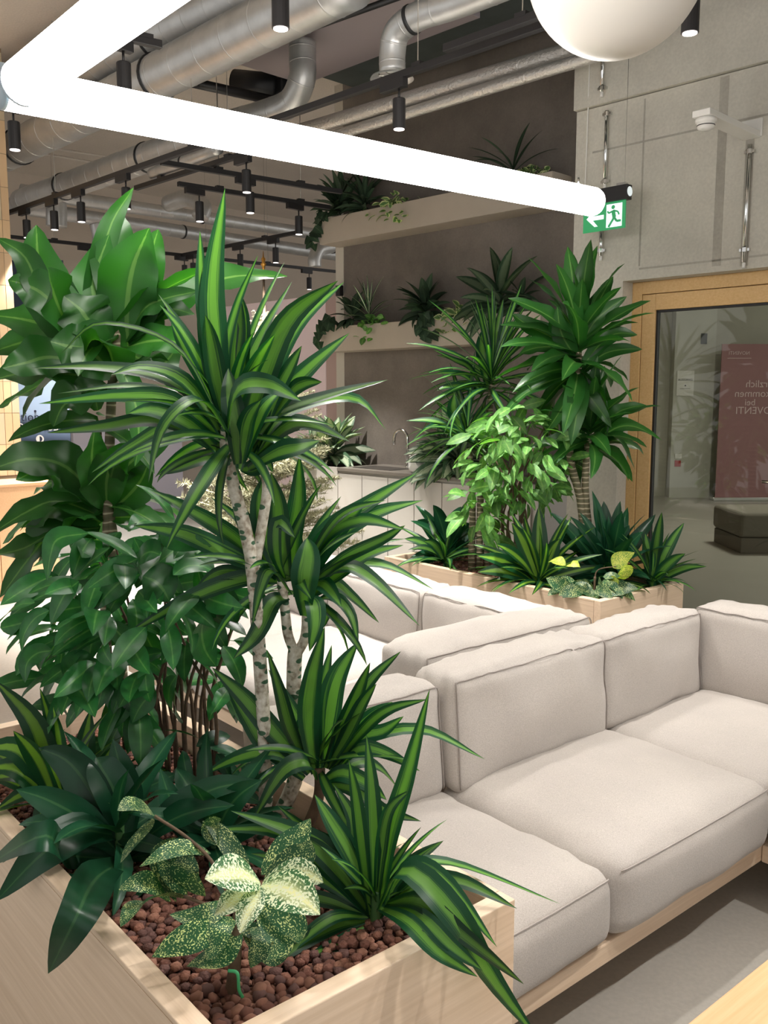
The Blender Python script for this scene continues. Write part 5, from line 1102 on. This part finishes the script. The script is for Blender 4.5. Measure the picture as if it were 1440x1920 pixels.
px_leaves(q6, b6.y - .05, [(26, [(1150, 1065), (1158, 1055), (1168, 1045), (1190, 1036)]), (30, [(1170, 1060), (1172, 1070), (1168, 1080), (1158, 1084)]), (20, [(1060, 1060), (1048, 1052), (1040, 1050), (1028, 1054)]), (20, [(1070, 1062), (1080, 1056), (1085, 1058), (1060, 1062)]), (28, [(1160, 1088), (1150, 1095), (1142, 1105), (1135, 1112)])], 'ellip', leafmat('leaf_yellow_spotted', (190, 200, 70), (226, 226, 110), rough=.4, spots=(.70, (120, 160, 60)), spotscale=14), 6, fold=.1)
stem(q6, [b6 + UP * .1, PY(1120, 1070, b6.y), PY(1155, 1062, b6.y - .05)], (.004, .003), 'stem_brown', 6)

# ---------------------------------------------------------------- plants on the kitchen unit and the shelves
def pale(name, loc, label, n, L, w, mat, seed, el=(75, -30), kind='ellip', dr=(.4, 1.2), m=2, rise=.1):
    t = thing(name, loc, label, 'plant'); stem(t, [loc, loc + UP * .05, loc + UP * .1], (.008, .006), 'stem_green', 6, 6)
    clr = (loc.dot(WN) + DD) - .03
    crown(t, loc + UP * .06, int(n * 1.3), L, w, kind, mat, seed, el, dr, rise, m=m, avoid=lambda d: -d.dot(WN) * L * 1.1 > clr); return t
def clump(name, loc, label, n, mat, seed, sx=.2, L=.07):
    t = thing(name, loc, label, 'plant'); rr = random.Random(seed); me = [canon('ellip', mat, d, .72, 0, v, .15, 6, 2) for d in (.3, .8) for v in range(2)]
    stem(t, [loc, loc + UP * .03, loc + UP * .06], (.006, .004), 'stem_green', 5, 4)
    for i in range(n):
        u = rr.gauss(0, .45); f = rr.uniform(-.06, .09); z = rr.uniform(.0, .13) * (1 - abs(u) * .5) if f < .05 else rr.uniform(-.12, .08)
        put_leaf(t, loc + WR * u * sx + WN * f + UP * z, WN * rr.uniform(.1, 1) + WR * rr.uniform(-1, 1) + UP * rr.uniform(-.6, .6), L * rr.uniform(.7, 1.25), rr.choice(me), rr.uniform(-.9, .9), up=Vector((0, -.6, 1)))
def wb(x, D, z): v = PW(x, 740, D); return Vector((v.x, v.y, z))
pale('aglaonema', wb(625, DK + .28, ZK - .02), 'silvery broad-leaf plant on the kitchen unit left of the tap', 64, .38, .36, M['leaf_silver'], 91)
pale('aglaonema', wb(592, DK + .25, ZK - .02), 'silvery broad-leaf plant at the open end of the kitchen unit', 30, .28, .36, M['leaf_silver'], 92)
pale('aglaonema', wb(856, DK + .25, ZK), 'large silvery broad-leaf plant on the worktop right of the tap', 80, .42, .34, M['leaf_silver'], 93)
zl = 2.335 - .03; zu = 3.335 - .03; ds = DSH + .12
pale('shelf_plant', wb(662, ds, zl), 'dark broad-leaf plant near the open end of the lower shelf', 26, .26, .3, M['leaf_shelf'], 101)
pale('spider_plant', wb(692, ds, zl), 'spider plant with white-striped leaves on the lower shelf', 26, .36, .07, M['leaf_white_mid'], 102, (80, 20), 'strap', (.3, 1.0))
clump('shelf_pothos', wb(705, DSH + .05, zl), 'pale trailing plant in front of the spider plant on the lower shelf', 46, M['leaf_light'], 103, .14)
pale('shelf_plant', wb(798, ds, zl), 'dark leafy plant in the middle of the lower shelf', 44, .30, .3, M['leaf_shelf'], 104)
clump('variegated_pothos', wb(855, DSH + .06, zl), 'cream-edged small-leaf plant on the lower shelf', 70, M['leaf_cream_edge'], 105)
pale('aglaonema', wb(935, ds, zl), 'large grey-green broad-leaf plant on the lower shelf above the door planter', 30, .44, .26, leafmat('leaf_grey_green', (56, 82, 60), (112, 130, 104), stripe=.26, streak=.6, rough=.5), 106, (80, -45))
pale('shelf_plant', wb(975, ds, zl), 'low dark trailing plant at the wall end of the lower shelf', 20, .24, .25, M['leaf_shelf'], 107, (50, -20))
pale('shelf_plant', wb(640, ds, zu), 'dark pointed-leaf plant near the open end of the upper shelf', 34, .34, .22, M['leaf_shelf'], 108, (80, 0))
pale('shelf_plant', wb(685, ds, zu), 'dark feathery plant in the middle of the upper shelf', 44, .30, .16, M['leaf_shelf'], 109, (75, 0))
clump('variegated_pothos', wb(745, DSH + .06, zu), 'cream-edged small-leaf plant on the upper shelf', 70, M['leaf_cream_edge'], 110)
pale('shelf_plant', wb(955, ds, zu), 'thin dark frond plant at the wall end of the upper shelf', 16, .40, .1, M['leaf_shelf'], 111, (60, 0), 'strap')
clump('variegated_pothos', wb(985, DSH + .08, zu), 'cream-edged small-leaf plant at the wall end of the upper shelf', 70, M['leaf_cream_edge'], 112)
def ivy(loc, label, pts, seed):
    t = thing('ivy', loc, label, 'plant'); rr = random.Random(seed); me = [canon('heart', M['leaf_shelf'], .3, .9, 0, v, .15, 8) for v in range(2)]
    edge = pts[0] + Vector((0, 0, 0)); edge.z = loc.z + .045; path = bez([loc, loc.lerp(edge, .5) + UP * .05, edge] + pts, 18); MB().tube(path, .003, 5).build('vine', M['stem_green'], t, True)
    for i, p in enumerate(path[2:]): put_leaf(t, p, Vector((rr.uniform(-.7, .7), -.5, -.6)), rr.uniform(.09, .13), rr.choice(me), rr.uniform(-.6, .6), up=Vector((0, -1, .4)))
D3 = DSH - .04
ivy(wb(612, DSH + .06, zu + .02), 'dark ivy trailing off the open end of the upper shelf', [PW(604, 398, D3), PW(590, 425, D3), PW(583, 440, D3), PW(587, 458, D3)], 1)
ivy(wb(625, DSH + .06, zl + .02), 'dark ivy trailing off the open end of the lower shelf', [PW(618, 592, D3), PW(607, 603, D3), PW(600, 615, D3), PW(596, 640, D3)], 2)
ivy(wb(800, DSH + .06, zl + .02), 'dark ivy hanging down the front of the lower shelf', [PW(795, 596, D3), PW(790, 610, D3), PW(796, 625, D3), PW(812, 622, D3)], 3)

# ---------------------------------------------------------------- fir tree with gold topper
tf = PZ(498, 1098, 0); YFt = 7.4; tf = PY(498, 740, YFt); tf.z = 0
fir = thing('fir_tree', tf, 'pale frosted fir tree with a gold topper behind the striped plants', 'tree')
zt_ = PY(490, 500, YFt).z
MB().tube([tf, tf + UP * zt_], [.04, .008], 8).build('trunk', M['stem_brown'], fir, True)
def branch_mesh(seed):
    rr = random.Random(seed); mb = MB(); mb.tube([(0, 0, 0), (0, .5, .03), (0, 1, -.03)], [.012, .009, .004], 4); tw = [((0, 0, 0), (0, 1, -.02))]
    for k in range(9):
        t = .25 + .08 * k; s = 1 if k % 2 else -1; ln = (1 - t) * .55 + .08; tw.append(((0, t, 0), (s * ln * .75, t + ln * .6, -.02)))
    for (p, q) in tw:
        p, q = Vector(p), Vector(q); d = q - p; n = int(d.length * 120)
        for i in range(n):
            c = p + d * (i / n); v = Vector((rr.gauss(0, 1), rr.gauss(0, .5) + .5, rr.gauss(0, .8) + .3)).normalized() * .065; sd = v.cross(d).normalized() * .008
            mb.add([c - sd, c + sd, c + v], [[0, 1, 2]])
    return mesh('branch', mb.v, mb.f, M['needle'])
bms = [branch_mesh(i) for i in range(3)]; rr = random.Random(4)
for i in range(170):
    t = (i / 170) ** .8; z = .35 + (zt_ - .75) * t; L = (1 - t) * .72 + .13; az = i * 2.4
    o = bpy.data.objects.new('branch', bms[i % 3]); link(o, tf + UP * z, fir); o.rotation_euler = (R(rr.uniform(5, 25) + 10 * t), 0, az); o.scale = (L * rr.uniform(.8, 1.15),) * 3
g0 = tf + UP * zt_
MB().tube([g0 - UP * .05, g0, g0 + UP * .02, g0 + UP * .035, g0 + UP * .06, g0 + UP * .075, g0 + UP * .12], [.006, .012, .024, .012, .018, .006, .002], 12).build('topper', M['gold'], fir, True)

# ---------------------------------------------------------------- lift leaves clear of the boxes, walls and worktop they hang over
from mathutils.bvhtree import BVHTree
bpy.context.view_layer.update(); dgr = bpy.context.evaluated_depsgraph_get()
OB = ('wood_planter', 'shelf_planter', 'kitchen_unit', 'corner_sofa', 'second_sofa', 'paper_bag', 'wall_kitchen', 'wall_right', 'trim_2', 'door_1', 'air_duct.008', 'conduit_pipe')
vs, fs, bb_ = [], [], []
for o in list(bpy.data.objects):
    rt = o
    while rt.parent: rt = rt.parent
    if o.type == 'MESH' and rt.name.startswith(OB) and o.name.split('.')[0] not in ('hanger_wire', 'tile', 'shutter_mark', 'seam_piping'):
        me = o.evaluated_get(dgr).to_mesh(); n0 = len(vs); mw = o.matrix_world
        vs += [mw @ v.co for v in me.vertices]; fs += [[i + n0 for i in p_.vertices] for p_ in me.polygons]
SOLID = BVHTree.FromPolygons(vs, fs)
TOP = [('wood', F(0, 0), ZP)]
lifted = stuck = 0
for o in [x for x in bpy.data.objects if x.type == 'MESH' and x.name.split('.')[0] == 'leaf']:
    co = [v.co.copy() for v in o.data.vertices]; fc = [list(p_.vertices) for p_ in o.data.polygons]; org = WPOS[o.parent.name] + o.location; R0 = o.rotation_euler.to_matrix(); sc_ = o.scale.x
    def hit(Rm, og): return bool(SOLID.overlap(BVHTree.FromPolygons([og + Rm @ (c * sc_) for c in co], fc)))
    if not hit(R0, org): continue
    dirv = R0 @ (sum(co, Vector()) / len(co)); hz = Vector((dirv.x, dirv.y, 0))
    if hz.length < 1e-4: hz = Vector((0, -1, 0))
    ax = hz.normalized().cross(UP); done = False
    shelfy = o.parent.name.startswith(('shelf', 'spider', 'variegated', 'ivy', 'aglaonema'))
    for sh in (0, .02, .04, .07, .1, .14):
        og = org + (WN * sh + UP * sh * .3 if shelfy else UP * sh)
        for a in range(0, 92, 4):
            for sg in ((0,) if a < 12 else (0, 1, -1)):
                Rm = Matrix.Rotation(R(25) * sg, 3, 'Z') @ Matrix.Rotation(R(a), 3, ax) @ R0
                if not hit(Rm, og): done = True; break
            if done: break
        if done: break
    if done: o.rotation_euler = Rm.to_euler(); o.location = og - WPOS[o.parent.name]; lifted += 1
    else: stuck += 1
print('leaves lifted', lifted, 'stuck', stuck)
